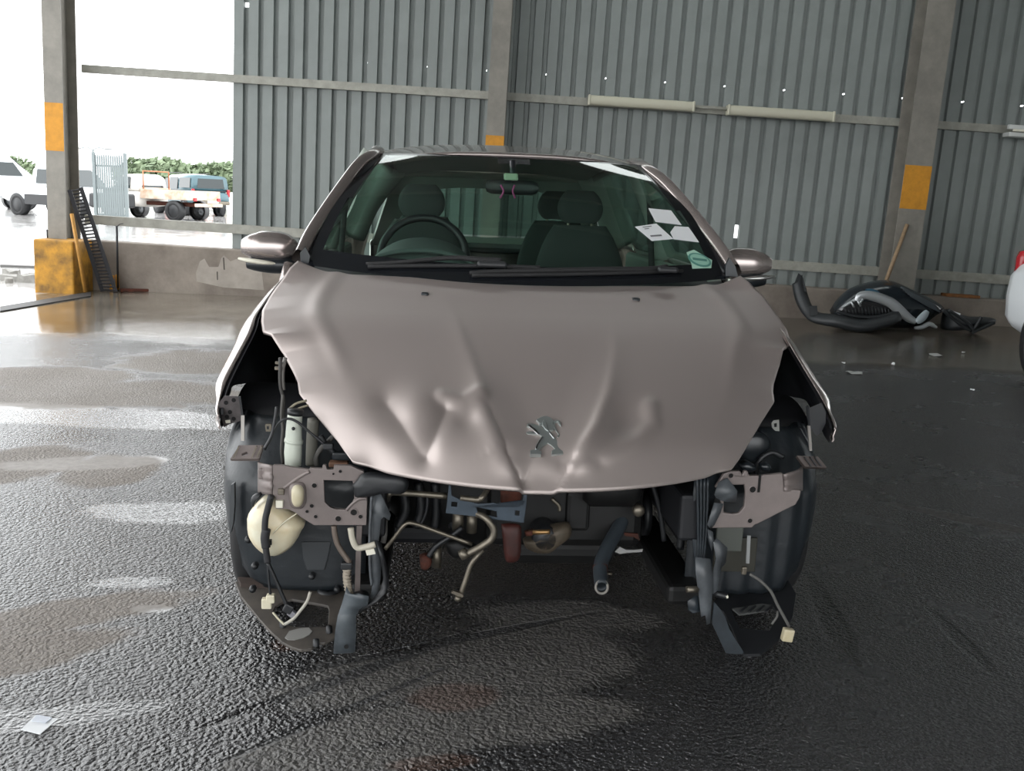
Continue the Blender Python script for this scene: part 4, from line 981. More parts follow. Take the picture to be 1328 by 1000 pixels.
cable('thin_wire', z4, [(300, 765), (325, 795), (352, 822)], -.51, .003, CREAM)
pb = lump('harness_plug', z4, [(198, 250), (205, 225), (240, 208), (250, 222), (225, 245), (212, 275), (203, 272)], -.46, .02, BLK, car)
# struts, ducts and torn plastic at the left front
cable('taupe_strut', z4, [(582, 365), (588, 410), (604, 460), (655, 535)], -.50, .0075, mat('taupe_pipe', '#6c6159', .5, .3))
cable('corrugated_hose', z4, [(650, 560), (640, 590), (646, 640), (660, 690)], -.50, .0095, mat('beige_hose', '#8d8476', .6))
for k in range(7): 
    t = k/6; p0 = cp(*z4(643-3*math.sin(t*3)+t*8, 570+t*90), -.50); lathe('hose_ring', [(-.003, .009), (0, .012), (.003, .009)], mat('beige_hose', '#8d8476'), car, 'z', tuple(p0), 10)
box('clip_block', cp(*z4(642, 548), -.50), (.03, .02, .02), BLK, car, .004)
strip('taupe_bar', z4, (700, 365), (690, 672), 24, -.49, -.47, PAINT2, car, .012)
wl = cable('white_tube', z4, [(660, 375), (670, 430), (690, 465), (730, 462), (775, 450)], -.515, .0085, mat('off_white_tube', '#b7b1a2', .5))
plate('white_tag', cpt(z4, [(728, 478), (768, 470), (775, 495), (735, 502)], -.52), WHITEP, wl, .004)
lump('black_cover', z4, [(668, 175), (690, 150), (710, 125), (760, 115), (830, 125), (900, 135), (930, 170), (900, 215), (820, 212), (760, 225), (690, 232), (675, 210)], -.515, .03, BLK, car)
def sheet3(name, f, pts, ydep, m_, th=.004, amp=.009, parent=car):
    """torn plastic: triangulated outline whose points stand at uneven depths"""
    rr = random.Random(len(pts)*7+int(pts[0][0])); P_ = [cp(*f(*p), ydep+rr.uniform(-amp, amp)) for p in pts]
    c = sum(P_, Vector())/len(P_)+Vector((0, -amp, 0)); tr_ = tessellate_polygon([P_]); o = mesh(name, P_, [tuple(t) for t in tr_], m_, parent, True)
    mod_solid(o, th, 0); return o
dt = sheet3('torn_duct', z4, [(755, 222), (775, 215), (800, 216), (812, 240), (845, 312), (838, 340), (815, 322), (800, 335), (792, 420), (790, 470), (802, 540), (798, 610), (788, 670), (770, 695), (752, 700), (760, 640), (748, 600), (742, 540), (750, 450), (746, 400), (752, 300)], -.50, GREYP)
tube('duct_edge', [cp(*z4(*q), -.51) for q in ((757, 225), (752, 330), (748, 420), (750, 560), (758, 640))], .004, GREYP, dt, n=6)
sheet3('duct_strap', z4, [(775, 430), (800, 440), (815, 500), (830, 570), (838, 640), (820, 680), (780, 720), (700, 765), (690, 775), (700, 750), (770, 700), (800, 660), (812, 610), (800, 520)], -.515, BLK, parent=dt)
lg = sheet3('torn_lower_panel', z4, [(640, 645), (632, 680), (618, 730), (600, 780), (590, 840), (585, 890), (580, 956), (630, 955), (680, 950), (684, 880), (685, 780), (700, 750), (740, 730), (745, 690), (700, 680), (660, 680)], -.53, mat('grey_panel', '#50565b', .35, noise_amt=.5, noise_scale=12), amp=.008)
lathe('panel_hole', [(0, .006), (0, 0)], HOLE, lg, 'y', tuple(cp(*z4(640, 925), -.545)), 10)
lump('dark_pump', z4, [(670, 680), (720, 672), (748, 690), (740, 720), (700, 735), (680, 715)], -.50, .05, BLK, car)
cable('dark_hose', z4, [(820, 340, -.42), (818, 400), (812, 440)], -.45, .008, MATS['grey_cable2'])
# torn plastic at the right front
t1 = sheet3('torn_shroud', z6, [(770, 70), (830, 62), (890, 60), (905, 130), (870, 180), (850, 260), (832, 320), (850, 420), (860, 500), (845, 590), (800, 610), (775, 560), (770, 470), (760, 380), (770, 280), (765, 160)], -.47, BLUEP, amp=.01)
for k in range(4): tube('shroud_rib', [cp(*z6(785+k*18, 80), -.49), cp(*z6(790+k*14, 330), -.49), cp(*z6(790+k*8, 520), -.49)], .004, BLUEP, t1, n=6)
sheet3('torn_flap', z6, [(870, 160), (890, 100), (935, 75), (985, 140), (978, 198), (930, 195), (905, 190), (880, 175)], -.52, GREYP, amp=.012)
sheet3('torn_flap', z6, [(835, 310), (870, 200), (915, 205), (900, 250), (870, 310), (850, 330)], -.51, GREYP, amp=.008)
t2 = sheet3('torn_shard', z6, [(865, 400), (880, 375), (935, 425), (925, 500), (905, 520), (885, 640), (862, 655), (860, 560), (880, 480)], -.53, GREYP, amp=.012)
sheet3('torn_shard', z6, [(835, 330), (862, 345), (868, 400), (858, 440), (845, 400)], -.53, GREYP, amp=.006)
sheet3('torn_shard', z6, [(775, 470), (850, 480), (862, 600), (858, 690), (850, 800), (832, 808), (825, 760), (805, 770), (800, 735), (790, 640), (778, 560)], -.54, GREYP, amp=.01)
sheet3('torn_shard', z6, [(738, 690), (775, 665), (800, 668), (805, 740), (765, 752), (740, 735)], -.54, BLUEP, amp=.008)
tube('shard_pin', [cp(*z6(735, 632), -.55), cp(*z6(785, 632), -.54)], .009, ALU, t2, n=10, smoothp=False); tube('shard_pin', [cp(*z6(868, 652), -.53), cp(*z6(935, 668), -.55)], .008, BLK, t2, n=10, smoothp=False)
box('pin_tip', cp(*z6(932, 668), -.551), (.008, .01, .008), WHITEP, t2, .002)
# radiator strip plates seen below the right carrier
box('grey_plate', cp(*z7(285, 460), -.44), (.075, .01, .075), mat('grey_green_plate', '#4a4d48', .5), car, .003); box('yellowed_plate', cp(*z7(310, 530), -.40), (.12, .012, .10), mat('muddy_green_plate', '#2e2d25', .6), car, .003)
strip('white_strip', z7, (372, 450), (366, 570), 14, -.46, -.45, mat('strip_grey', '#8e9090', .5), car, .004)
rw = cable('loose_wire', z7, [(375, 615), (420, 645), (465, 690), (495, 750), (545, 842)], -.52, .0042, mat('wire_grey', '#5c5b58', .5)); box('cream_connector', cp(*z7(538, 878), -.52), (.030, .02, .036), CREAM, rw, .004, rot=Matrix.Rotation(.15, 3, 'Y'))
cable('thin_wire', z7, [(495, 775), (492, 800), (470, 832)], -.50, .003, MATS['wire_grey']); box('wire_plug', cp(*z7(350, 600), -.47), (.014, .012, .022), ALU, car, .003)
cable('cable', z7, [(400, 180), (420, 120), (470, 90), (520, 110)], -.38, .008); lathe('lamp_cup', [(-.01, .0), (-.01, .03), (.0, .045), (.012, .045), (.012, 0)], BLKS, car, 'y', tuple(cp(*z8(330, 750), -.36)), 20)
lump('bay_lump', z8, [(240, 840), (280, 820), (330, 850), (320, 875), (260, 878)], -.42, .04, BLKS, car); lump('bay_lump', z8, [(350, 840), (390, 830), (415, 860), (400, 880), (360, 870)], -.42, .03, BLKS, car)
# ------------------------------------------------------------------ other vehicles
def vehicle(name, label, cat, loc, rz, paint, body, cabin, side_wins, end_wins, wheels, r=.33, lamps=(), bumpers=(), extra=None, arch=True, cabin_paint=None):
    e = tag(empty(name, loc, rz), label, cat)
    rows = []
    for (y, hw, zb, zt) in body:
        rows.append([Vector((a*hw, y, (zb+zt)/2+b_*(zt-zb)/2)) for a, b_ in ring(1, 1, 24, 4.2)])
    ends = [[sum(rows[0], Vector())/24]*24] + rows + [[sum(rows[-1], Vector())/24]*24]
    grid('body_shell', ends, paint, e, close=True)
    if cabin:
        rows = []
        for (y, hb, ht, zb, zt) in cabin:
            rr = []
            for a, b_ in ring(1, 1, 24, 5):
                t = (b_+1)/2; rr.append(Vector((a*(hb+(ht-hb)*t), y+(.0), zb+(zt-zb)*t)))
            rows.append(rr)
        # sheared ends: the screen rakes
        ends = [[sum(rows[0], Vector())/24]*24] + rows + [[sum(rows[-1], Vector())/24]*24]
        grid('cabin', ends, cabin_paint or paint, e, close=True)
    for (ya, yb, yc, yd, z0, z1, x0, x1) in side_wins:      # bottom from ya to yb, top from yc to yd
        for s_ in (-1, 1):
            plate('side_window', [Vector((s_*x0, ya, z0)), Vector((s_*x0, yb, z0)), Vector((s_*x1, yd, z1)), Vector((s_*x1, yc, z1))], GLASSD, e, .012, push=(s_, 0, 0))
    for (y0, y1, z0, z1, h0, h1) in end_wins:
        plate('rear_screen' if y0 < 0 else 'front_screen', [Vector((-h0, y0, z0)), Vector((h0, y0, z0)), Vector((h1, y1, z1)), Vector((-h1, y1, z1))], GLASSD, e, .012, push=(0, math.copysign(1, y0), .2))
    for y in wheels:
        for s_ in (-1, 1):
            hw = np.interp(y, [b[0] for b in body], [b[1] for b in body])
            if arch: lathe('wheel_arch', [(s_*(hw-.25), r*1.1), (s_*(hw+.012), r*1.12), (s_*(hw+.012), 0)], BLK, e, 'x', (0, y, r+.02), 28)
            wheel(s_*(hw-.075), y, s_, e, r, .2)
    for (nm, x, y, z, sx, sy, sz, m_) in lamps:
        for s_ in ((-1, 1) if x else (1,)): box(nm, (s_*x, y, z), (sx, sy, sz), m_, e, min(sx, sy, sz)*.3)
    for (nm, x, y, z, sx, sy, sz, m_) in bumpers: box(nm, (x, y, z), (sx, sy, sz), m_, e, min(sx, sy, sz)*.25)
    return e
LENS = mat('clear_lamp_lens', '#c9cdd0', .15)
def head(px, py, ang):       # heading: line of sight turned left by ang
    d = ray(px, py); return math.atan2(d[1], d[0])-math.pi/2+ang
# teal double cab with a canopy
p = gr(268, 281)
suv = vehicle('double_cab', 'teal blue double cab with matching canopy, seen beyond the open bay', 'car', (p.x-1.55, p.y+2.2, 0), head(268, 281, math.radians(24)), BLUE,
    [(-2.45, .80, .55, 1.0), (-2.38, .86, .5, 1.06), (-1.2, .89, .42, 1.08), (1.2, .89, .42, 1.06), (2.0, .86, .45, .98), (2.4, .74, .5, .9)],
    [(-2.38, .84, .74, 1.0, 1.74), (-1.0, .85, .74, 1.0, 1.78), (-.85, .85, .70, 1.0, 1.80), (.5, .84, .68, 1.0, 1.76), (1.05, .80, .70, 1.0, 1.3), (1.35, .78, .74, .98, 1.04)],
    [(-2.2, -1.05, -2.15, -1.05, 1.2, 1.62, .845, .79), (-.85, .05, -.8, .05, 1.12, 1.64, .85, .765), (.15, 1.0, .15, .5, 1.12, 1.6, .845, .765)],
    [(-2.40, -2.39, 1.2, 1.6, .62, .56)], (-1.55, 1.5), .36,
    [('tail_lamp', .80, -2.40, 1.0, .14, .10, .32, REDL)], [('bumper', 0, -2.5, .58, 1.6, .16, .16, MATS['dull_aluminium']), ('number_plate', 0, -2.59, .62, .5, .01, .11, WHITEP), ('roof_rail', .62, -.2, 1.83, .04, 1.4, .03, BLK), ('roof_rail', -.62, -.2, 1.83, .04, 1.4, .03, BLK)])
box('hatch_seam', (0, -2.415, 1.08), (1.6, .03, .03), BLK, suv)
# dented white single cab with rusty load bed
p = gr(200, 284.5)
pk = vehicle('old_pickup', 'old white single cab pickup with a rust-streaked load bed, parked behind the fence panel', 'pickup', (p.x-.3, p.y+1.0, 0), head(212, 279, math.radians(50)), WHITER,
    [(.1, .80, .45, 1.02), (.3, .82, .42, 1.04), (1.4, .82, .42, 1.02), (2.1, .80, .45, .95), (2.3, .7, .5, .88)],
    [(.12, .80, .66, .98, 1.58), (.25, .80, .66, .98, 1.64), (1.0, .79, .64, .98, 1.62), (1.45, .76, .66, .96, 1.15), (1.6, .74, .7, .95, 1.0)],
    [(.5, 1.25, .5, .98, 1.1, 1.52, .80, .715)], [(.10, .17, 1.12, 1.5, .6, .52)], (-1.45, 1.4), .33, (), (), cabin_paint=WHITER)
for (x, y, z, sx, sy, sz, nm) in ((0, -1.15, .80, 1.62, 2.3, .05, 'bed_floor'), (-.81, -1.15, .92, .04, 2.3, .34, 'bed_side'), (.81, -1.15, .92, .04, 2.3, .34, 'bed_side'), (0, -2.3, .92, 1.62, .04, .34, 'tailgate'), (0, -.02, .95, 1.62, .04, .4, 'bed_front')): box(nm, (x, y, z), (sx, sy, sz), WHITED, pk, .012)
box('chassis', (0, -1.1, .58), (.8, 2.5, .14), RUST, pk, .02); box('rear_bumper', (0, -2.42, .58), (1.5, .12, .12), WHITED, pk, .02)
for s_ in (-1, 1): box('tail_lamp', (s_*.68, -2.35, .78), (.16, .05, .12), REDL, pk, .01)
for s_ in (-1, 1): tube('bed_hoop', [Vector((s_*.7, -.05, 1.1)), Vector((s_*.7, -.05, 1.75)), Vector((-s_*.05, -.05, 1.75))], .025, mat('orange_rack', '#b5714c', .5), pk, smoothp=False)
# red and white pickup behind those two
p = gr(222, 274)
rp_ = vehicle('red_pickup', 'red and white pickup half hidden between the white pickup and the teal double cab', 'pickup', (p.x-.6, p.y+4.5, 0), head(222, 274, math.radians(35)), REDC,
    [(-2.3, .8, .5, 1.0), (-1, .85, .45, 1.05), (1.2, .85, .45, 1.05), (2.2, .78, .5, .95)],
    [(-.4, .82, .68, 1.0, 1.72), (-.3, .82, .68, 1.0, 1.78), (.6, .8, .66, 1.0, 1.74), (1.2, .78, .7, 1.0, 1.1)],
    [(-.2, .95, -.2, .6, 1.15, 1.62, .82, .75)], [(-.42, -.40, 1.15, 1.64, .66, .58)], (-1.4, 1.4), .34, [('tail_lamp', .72, -2.3, .9, .12, .06, .2, REDL)], [('bumper', 0, -2.38, .6, 1.5, .1, .12, WHITEP)], cabin_paint=WHITER)
box('white_stripe', (0, -2.32, .98), (1.5, .03, .1), WHITEP, rp_)
# pale pickup with black lower body left of the column
p = gr(72, 284.5)
wp = vehicle('white_pickup', 'white pickup with black lower cladding just left of the steel column', 'pickup', (p.x-.95, p.y+2.8, 0), head(72, 284, math.radians(-142)), WHITEC,
    [(-2.4, .80, .5, 1.05), (-2.2, .86, .45, 1.08), (1.4, .87, .45, 1.08), (2.1, .82, .5, 1.0), (2.4, .7, .55, .9)],
    [(-.7, .84, .72, 1.0, 1.75), (-.6, .84, .70, 1.0, 1.80), (.5, .83, .68, 1.0, 1.76), (1.2, .80, .72, 1.0, 1.15)],
    [(-.45, .4, -.45, .35, 1.15, 1.65, .845, .755), (.5, 1.1, .5, .65, 1.15, 1.6, .84, .75)], [(1.25, .62, 1.1, 1.68, .7, .6)], (-1.5, 1.5), .36, [('head_lamp', .66, 2.32, .85, .26, .12, .14, LENS)], [('front_bumper', 0, 2.36, .66, 1.78, .30, .50, BLK), ('grille', 0, 2.5, .98, 1.0, .06, .14, BLK), ('side_cladding', .875, 0, .58, .05, 2.1, .36, BLK), ('side_cladding', -.875, 0, .58, .05, 2.1, .36, BLK)])
p = gr(-8, 294)
vehicle('white_saloon', 'white car with black lower bumper cut by the left picture edge', 'car', (p.x-3.0, p.y+.9, 0), head(0, 291, math.radians(-75)), WHITEC,
    [(-2.1, .7, .4, .85), (-1.9, .82, .3, .95), (1.4, .85, .3, .9), (1.9, .78, .32, .78), (2.12, .6, .36, .68)],
    [(-1.7, .78, .7, .85, .95), (-1.0, .78, .6, .85, 1.4), (.3, .78, .6, .85, 1.42), (1.0, .76, .7, .85, .95)],
    [(-1.1, .0, -.9, .0, .98, 1.32, .80, .66), (.1, .85, .1, .35, .98, 1.32, .79, .66)], [(1.02, .4, .95, 1.34, .68, .56)], (-1.3, 1.3), .31, [('head_lamp', .60, 1.98, .70, .24, .16, .12, LENS), ('fog_lamp', .5, 2.08, .46, .1, .06, .08, LENS)], [('bumper_lower', 0, 2.0, .34, 1.5, .26, .16, BLK)])
p = gr(35, 277)
vn = vehicle('white_van', 'tall white van far off behind the white pickup at the left', 'van', (p.x-4.2, p.y+4, 0), head(35, 277, math.radians(-70)), WHITEC,
    [(-2.5, .9, .5, 1.3), (-2.4, .95, .45, 1.35), (1.9, .95, .45, 1.3), (2.5, .85, .5, 1.1)],
    [(-2.45, .93, .86, 1.2, 2.15), (1.2, .93, .84, 1.2, 2.2), (2.0, .88, .8, 1.15, 1.5)],
    [(.6, 1.6, .6, 1.25, 1.4, 1.95, .93, .87)], [(2.05, 1.35, 1.35, 2.05, .8, .75)], (-1.6, 1.7), .35, [('head_lamp', .75, 2.45, .9, .22, .12, .16, LENS)], [('front_bumper', 0, 2.5, .6, 1.6, .15, .2, BLK)])
# white hatchback nearest the camera on the right
c0 = at(1289, 458, 8.05)
wh = vehicle('white_hatchback', 'white hatchback whose rear corner and red tail lamp show at the right picture edge', 'car', (c0.x+.80, c0.y-2.02, 0), math.pi+.02, WHITEC,
    [(-2.06, .50, .42, .72), (-2.03, .66, .35, .84), (-1.94, .775, .30, .92), (-1.78, .83, .27, .97), (-1.4, .855, .25, 1.0), (1.2, .86, .25, .98), (1.8, .78, .28, .85), (2.05, .6, .34, .7)],
    [(-1.88, .70, .55, .86, 1.22), (-1.76, .76, .60, .86, 1.36), (-1.4, .78, .60, .9, 1.46), (.2, .78, .6, .9, 1.46), (1.0, .76, .68, .9, 1.1), (1.3, .74, .7, .88, .95)],
    [(-1.35, -.3, -1.2, -.3, 1.0, 1.36, .785, .66), (-.2, .75, -.2, .4, 1.0, 1.36, .78, .66)], [(-1.90, -1.74, 1.0, 1.34, .6, .52)], (-1.14, 1.25), .30,
    (), [('number_plate', 0, -2.08, .62, .5, .02, .11, WHITEP)])
q0 = at(1316, 340, 7.9)
lm = Matrix.Translation(Vector(wh.location)) @ Matrix.Rotation(math.pi+.02, 4, 'Z')
lq = lm.inverted() @ q0
rows = [[Vector((lq.x-.11+a*.10*s_, lq.y+.02+b_*.07, lq.z-.02+dz)) for a, b_ in ring(1, 1, 14, 3)] for dz, s_ in ((-.12, .4), (-.11, .8), (-.05, 1), (.06, 1), (.11, .8), (.12, .4))]
grid('tail_lamp', rows, REDL, wh, close=True)
box('reflector', (lq.x-.06, lq.y-.08, .52), (.03, .06, .05), REDL, wh, .008)

# ------------------------------------------------------------------ fence, street lamp, trees
def palis(pxa, pxb, Y, n, label, top, base=286):
    a = at(pxa, base, Y); b_ = at(pxb, base, Y); H = at((pxa+pxb)/2, top, Y).z; e = tag(empty('palisade_panel', (a.x, a.y, 0)), label, 'fence')
    w_ = b_.x-a.x
    for x in (0, w_): box('post', (x, 0, H*.51), (.09, .09, H*1.02), GALV, e, .005)
    for z in (.3, H*.52, H-.35): box('rail', (w_/2, .05, z), (w_, .03, .05), GALV, e)
    pm = None
    for k in range(n):
        x = w_*(k+.7)/(n+.4)
        if pm is None:
            o = plate('pale', [Vector((-.028, 0, .08)), Vector((.028, 0, .08)), Vector((.028, 0, H-.08)), Vector((0, 0, H+.02)), Vector((-.028, 0, H-.08))], GALV, e, .012); pm = o.data
        else:
            o = bpy.data.objects.new('pale', pm); COL.objects.link(o); o.parent = e
        o.location = (x, 0, 0)
    return e
palis(125, 165.5, 29, 14, 'grey steel palisade fence panel standing outside the open bay', 200)
def streetlamp():
    b_ = at(124, 270, 60); e = tag(empty('street_lamp', (b_.x, b_.y, 0)), 'tall twin-headed street lamp far behind the palisade fence', 'street lamp')
    H = at(124, 194, 60).z
    tube('pole', [Vector((0, 0, 0)), Vector((0, 0, H))], [.09, .06], GALV, e, smoothp=False)
    for s_ in (-1, 1):
        tube('arm', [Vector((0, 0, H-.05)), Vector((s_*.35, 0, H+.12)), Vector((s_*.8, 0, H+.05))], .035, GALV, e)
        rows = [[Vector((s_*x, a*.13*q, H+.05+b_*.05*q)) for a, b_ in ring(1, 1, 10, 2)] for x, q in ((.7, .4), (.8, 1), (1.15, 1), (1.3, .4))]
        grid('lamp_head', rows, mat('lamp_head_grey', '#7d8182', .5), e, close=True)
streetlamp()
def tree(px, py_top, Y, wd, label, seed, flat=.7):
    top = at(px, py_top, Y); e = tag(empty('tree', (top.x, Y, 0)), label, 'tree'); rr = random.Random(seed); H = top.z
    tube('trunk', [Vector((0, 0, 0)), Vector((.1, 0, H*.35)), Vector((0, .1, H*.7))], [.22, .12], mat('bark', '#4a4036', .9), e)
    V = []; Fc = []
    for k in range(1500):
        # leaf sprays spread over a lumpy crown
        a = rr.uniform(0, 2*math.pi); u = rr.uniform(-1, 1); rad = rr.uniform(.72, 1.0)
        dv = Vector((math.cos(a)*math.sqrt(1-u*u), math.sin(a)*math.sqrt(1-u*u), u)); lump_ = 1+.28*noise.noise(dv*2.2+Vector((seed, 0, 0)))
        c = Vector((dv.x*wd/2*rad*lump_, dv.y*wd/2*rad*lump_, H*.62+dv.z*H*.36*rad*lump_))
        s_ = rr.uniform(.12, .28)*wd/4; t = Vector((rr.gauss(0, 1), rr.gauss(0, 1), rr.gauss(0, 1))).normalized(); o = t.orthogonal().normalized(); q = t.cross(o)
        i0 = len(V); V += [c+o*s_, c+q*s_*.6, c-o*s_, c-q*s_*.6]; Fc.append((i0, i0+1, i0+2, i0+3))
    stuff(mesh('foliage', V, Fc, LEAF, e, False))
tree(204, 204, 78, 6.2, 'round-topped green tree on the skyline above the old white pickup', 1)
tree(184, 211, 90, 5.0, 'low green tree on the skyline left of the round-topped one', 2)
tree(235, 213, 101, 8.2, 'broad low green tree on the skyline above the red pickup', 3)
tree(262, 214, 114, 6.0, 'distant green tree on the skyline above the teal canopy', 7)
tree(289, 209, 84, 5.5, 'green tree on the skyline beside the edge of the wall sheeting', 4)
tree(16, 203, 80, 3.6, 'pale green tree on the skyline at the far left', 5)
# ------------------------------------------------------------------ loose things by the left column
YF = 10.62
e = tag(empty('steel_grating'), 'black steel grating leaning on the yellow concrete block and column', 'grating')
tl_, tr2, bl2, br2 = at(90, 246, 10.66), at(105, 243, 10.78), gr(133, 379.5), gr(150, 379.8)
bl2.z = br2.z = .012
def bar(name, a, b_, r, m_, parent): 
    d = (b_-a); V, Fc = tube_data([a, b_], r, 6, smoothp=False); return mesh(name, V, Fc, m_, parent, False)
for a, b_ in ((tl_, bl2), (tr2, br2)):
    d = (b_-a).normalized(); nrm = Vector((.3, -1, .2)); nrm = (nrm-d*nrm.dot(d)).normalized(); sd = d.cross(nrm)
    plate('side_bar', [a+nrm*.02-sd*.022, b_+nrm*.0-sd*.022, b_+nrm*.0+sd*.022, a+nrm*.02+sd*.022], IRON, e, .02, push=tuple(-nrm))
for k in range(31):
    t = (k+.5)/31; bar('cross_bar', tl_.lerp(bl2, t), tr2.lerp(br2, t), .009, IRON, e)
def pole(name, label, cat, a, b_, r, m_, extra=None):
    o = tube(name, [a, b_], r, m_, smoothp=False, n=10); tag(o, label, cat); return o
a_ = gr(112, 381); pole('broom_stick', 'wooden broom handle, grey at the top and yellowed below, leaning on the yellow block', 'handle', at(93, 277, 10.6), a_+Vector((0, -.02, .02)), .021, WOODY)
a_ = gr(153, 378.5); o = tube('iron_rod', [at(151.5, 293, 10.79), a_+Vector((0, 0, .01))], .012, IRON, smoothp=False); tag(o, 'thin black iron rod with a yellow foot standing against the low wall', 'rod')
tube('yellow_foot', [a_+Vector((0, 0, .03)), a_+Vector((-.002, 0, .20))], .02, YEL, o, smoothp=False); tube('wire_hook', [at(151.5, 295, 10.79), at(155, 291, 10.79), at(160, 290, 10.79)], .004, IRON, o)
a_ = gr(144, 378.5); o = tube('yellow_peg', [a_+Vector((0, 0, .01)), a_+Vector((.02, .03, .19))], [.022, .018], YEL, smoothp=False, n=8); tag(o, 'short yellow peg beside the foot of the black iron rod', 'peg')
a_, b_ = gr(156, 378.5), gr(212, 378); d = (b_-a_); o = box('rusty_plank', (a_+b_)/2+Vector((0, 0, .02)), (d.length, .12, .035), RUST, None, .006, rot=Matrix.Rotation(math.atan2(d.y, d.x), 3, 'Z')); tag(o, 'rust-brown plank lying at the foot of the low wall', 'plank')
a_ = gr(222, 376.5); o = lathe('rubber_offcut', [(0, .05), (0, .075), (.03, .08), (.045, .06), (.045, .05), (.0, .05)], RUB, None, 'z', (a_.x, a_.y, .002), 16); tag(o, 'small dark rubber ring by the end of the rusty plank', 'ring')
a_ = at(62, 308, 10.85); o = tube('anchor_bolt', [a_+Vector((0, 0, -.012)), a_+Vector((0, 0, .09))], .012, IRON, n=6, smoothp=False); tag(o, 'rusty anchor bolt standing on top of the yellow block', 'bolt')
ds = plate('trim_1', [gr(0, 399), gr(118, 379.5), gr(118, 385), gr(0, 405)], mat('drain_rubber', (.02, .02, .021), .6), None, .012, push=(0, 0, 1)); struct(ds)
# broken slabs outside
def slab(px, py, s1, s2, ang, label, h_=.09, seed=1):
    c = gr(px, py); rr = random.Random(seed); bm = bmesh.new(); n = 9
    lo = [bm.verts.new((c.x+s1*math.cos(2*math.pi*k/n+ang)*rr.uniform(.75, 1), c.y+s2*math.sin(2*math.pi*k/n+ang)*rr.uniform(.75, 1), .0)) for k in range(n)]
    hi = [bm.verts.new((v.co.x*.96+c.x*.04, v.co.y*.96+c.y*.04, h_*rr.uniform(.6, 1))) for v in lo]
    bm.faces.new(lo[::-1]); bm.faces.new(hi)
    for k in range(n): bm.faces.new((lo[k], lo[(k+1) % n], hi[(k+1) % n], hi[k]))
    tag(frombm('broken_slab', bm, mat('broken_concrete', '#8d8b86', .8, noise_amt=.4, noise_scale=12)), label, 'rubble')
slab(30, 364, .32, .18, .3, 'flat broken slab left of the yellow block, largest of the rubble', seed=3); slab(16, 360, .14, .12, .1, 'small grey lump at the left end of the rubble', .12, seed=4); slab(45, 366, .22, .14, .8, 'broken slab tucked against the yellow block', .12, seed=5); slab(12, 367, .06, .05, 0, 'fist-sized stone lying left of the rubble', .07, seed=8)
o = plate('trim_2', [gr(0, 345), gr(52, 347), gr(52, 348.2), gr(0, 346.4)], mat('gutter_edge', '#5c5b5a', .8), None, .03, push=(0, 0, 1)); struct(o)
# white paper in the foreground
f = [gr(*q, .004) for q in ((27, 946), (47, 930), (75, 934), (52, 952))]; f[1].z += .006; f[2].z += .003
o = plate('paper_slip', f, PAPER, None, .0015, push=(0, 0, -1)); tag(o, 'white paper slip lying on the wet asphalt, lower left', 'paper')
fold = plate('fold', [f[1].lerp(f[2], .05)+Vector((0, 0, .001)), f[1].lerp(f[2], .75)+Vector((0, 0, .001)), f[0].lerp(f[3], .75).lerp(f[1].lerp(f[2], .75), .6)+Vector((0, 0, .003)), f[0].lerp(f[3], .1).lerp(f[1].lerp(f[2], .1), .55)+Vector((0, 0, .002))], mat('paper_bluish', '#d3d8e2', .6), o, .0008, push=(0, 0, -1))
def scrap(px, py, sx, sy, label, m_=PAPER, seed=0):
    c = gr(px, py, .004); rr = random.Random(seed); P_ = [c+Vector((sx*math.cos(a)*rr.uniform(.6, 1), sy*math.sin(a)*rr.uniform(.6, 1), rr.uniform(0, .02))) for a in np.linspace(0, 2*math.pi, 9, endpoint=False)]
    tag(plate('litter_scrap', P_, m_, None, .002, push=(0, 0, -1)), label, 'litter')
SCR = mat('wet_scrap', '#aeb0ad', .5)
scrap(1109, 484, .085, .07, 'pale crumpled scrap on the asphalt right of the damaged car', SCR, 1); scrap(1213, 461, .07, .08, 'pale scrap on the ground in front of the wrecked bumpers', SCR, 2); scrap(1094, 472, .02, .02, 'tiny white chip nearest the left of the pale crumpled scrap', PAPER, 3); scrap(1249, 458, .02, .02, 'tiny white chip right of the pale scrap by the bumpers', PAPER, 4); scrap(1158, 473, .018, .02, 'tiny white chip between the two pale scraps', PAPER, 5); scrap(1261, 507, .02, .02, 'tiny white chip on the asphalt below the white hatchback', PAPER, 6)

# ------------------------------------------------------------------ wreckage heap against the wall, right
GB = mat('gloss_black_bumper', (.012, .017, .022), .22, noise_amt=.3, noise_scale=6, coat=.4)
MB_ = mat('matt_black_bumper', (.022, .025, .028), .5, noise_amt=.4, noise_scale=10)
SIL = mat('silver_trim', '#b4b8ba', .3, .6)
def wz(px, py, Y): return at(*zr(px, py), Y)
lo = [(352, 400), (358, 440), (372, 485), (400, 530), (440, 562), (540, 582), (620, 600), (700, 594), (800, 566)]
hi = [(392, 362), (402, 400), (414, 440), (432, 490), (462, 520), (540, 530), (640, 550), (700, 545), (805, 522)]
dep = [10.62, 10.56, 10.48, 10.36, 10.20, 10.02, 9.96, 9.96, 10.02]
L1 = catmull([wz(*lo[k], dep[k]) for k in range(9)], 40); H1 = catmull([wz(*hi[k], dep[k]+.05) for k in range(9)], 40)
mn = min(p.z for p in L1)
rows = []
for k in range(7):
    t = k/6; rows.append([L1[i].lerp(H1[i], t)+Vector((0, -.07*math.sin(math.pi*t), 0)) for i in range(40)])
bc = grid('bumper_cover', rows, MB_); mod_solid(bc, .012, 0); bc.location.z = max(0, .008-mn) if mn < .008 else -mn+.008; tag(bc, 'torn matt black bumper cover curling up at its left end, against the low wall', 'bumper')
tipp = plate('torn_tip', [wz(378, 354, 10.63), wz(398, 372, 10.62), wz(410, 432, 10.5), wz(360, 440, 10.55), wz(362, 395, 10.6)], MB_, bc, .01)
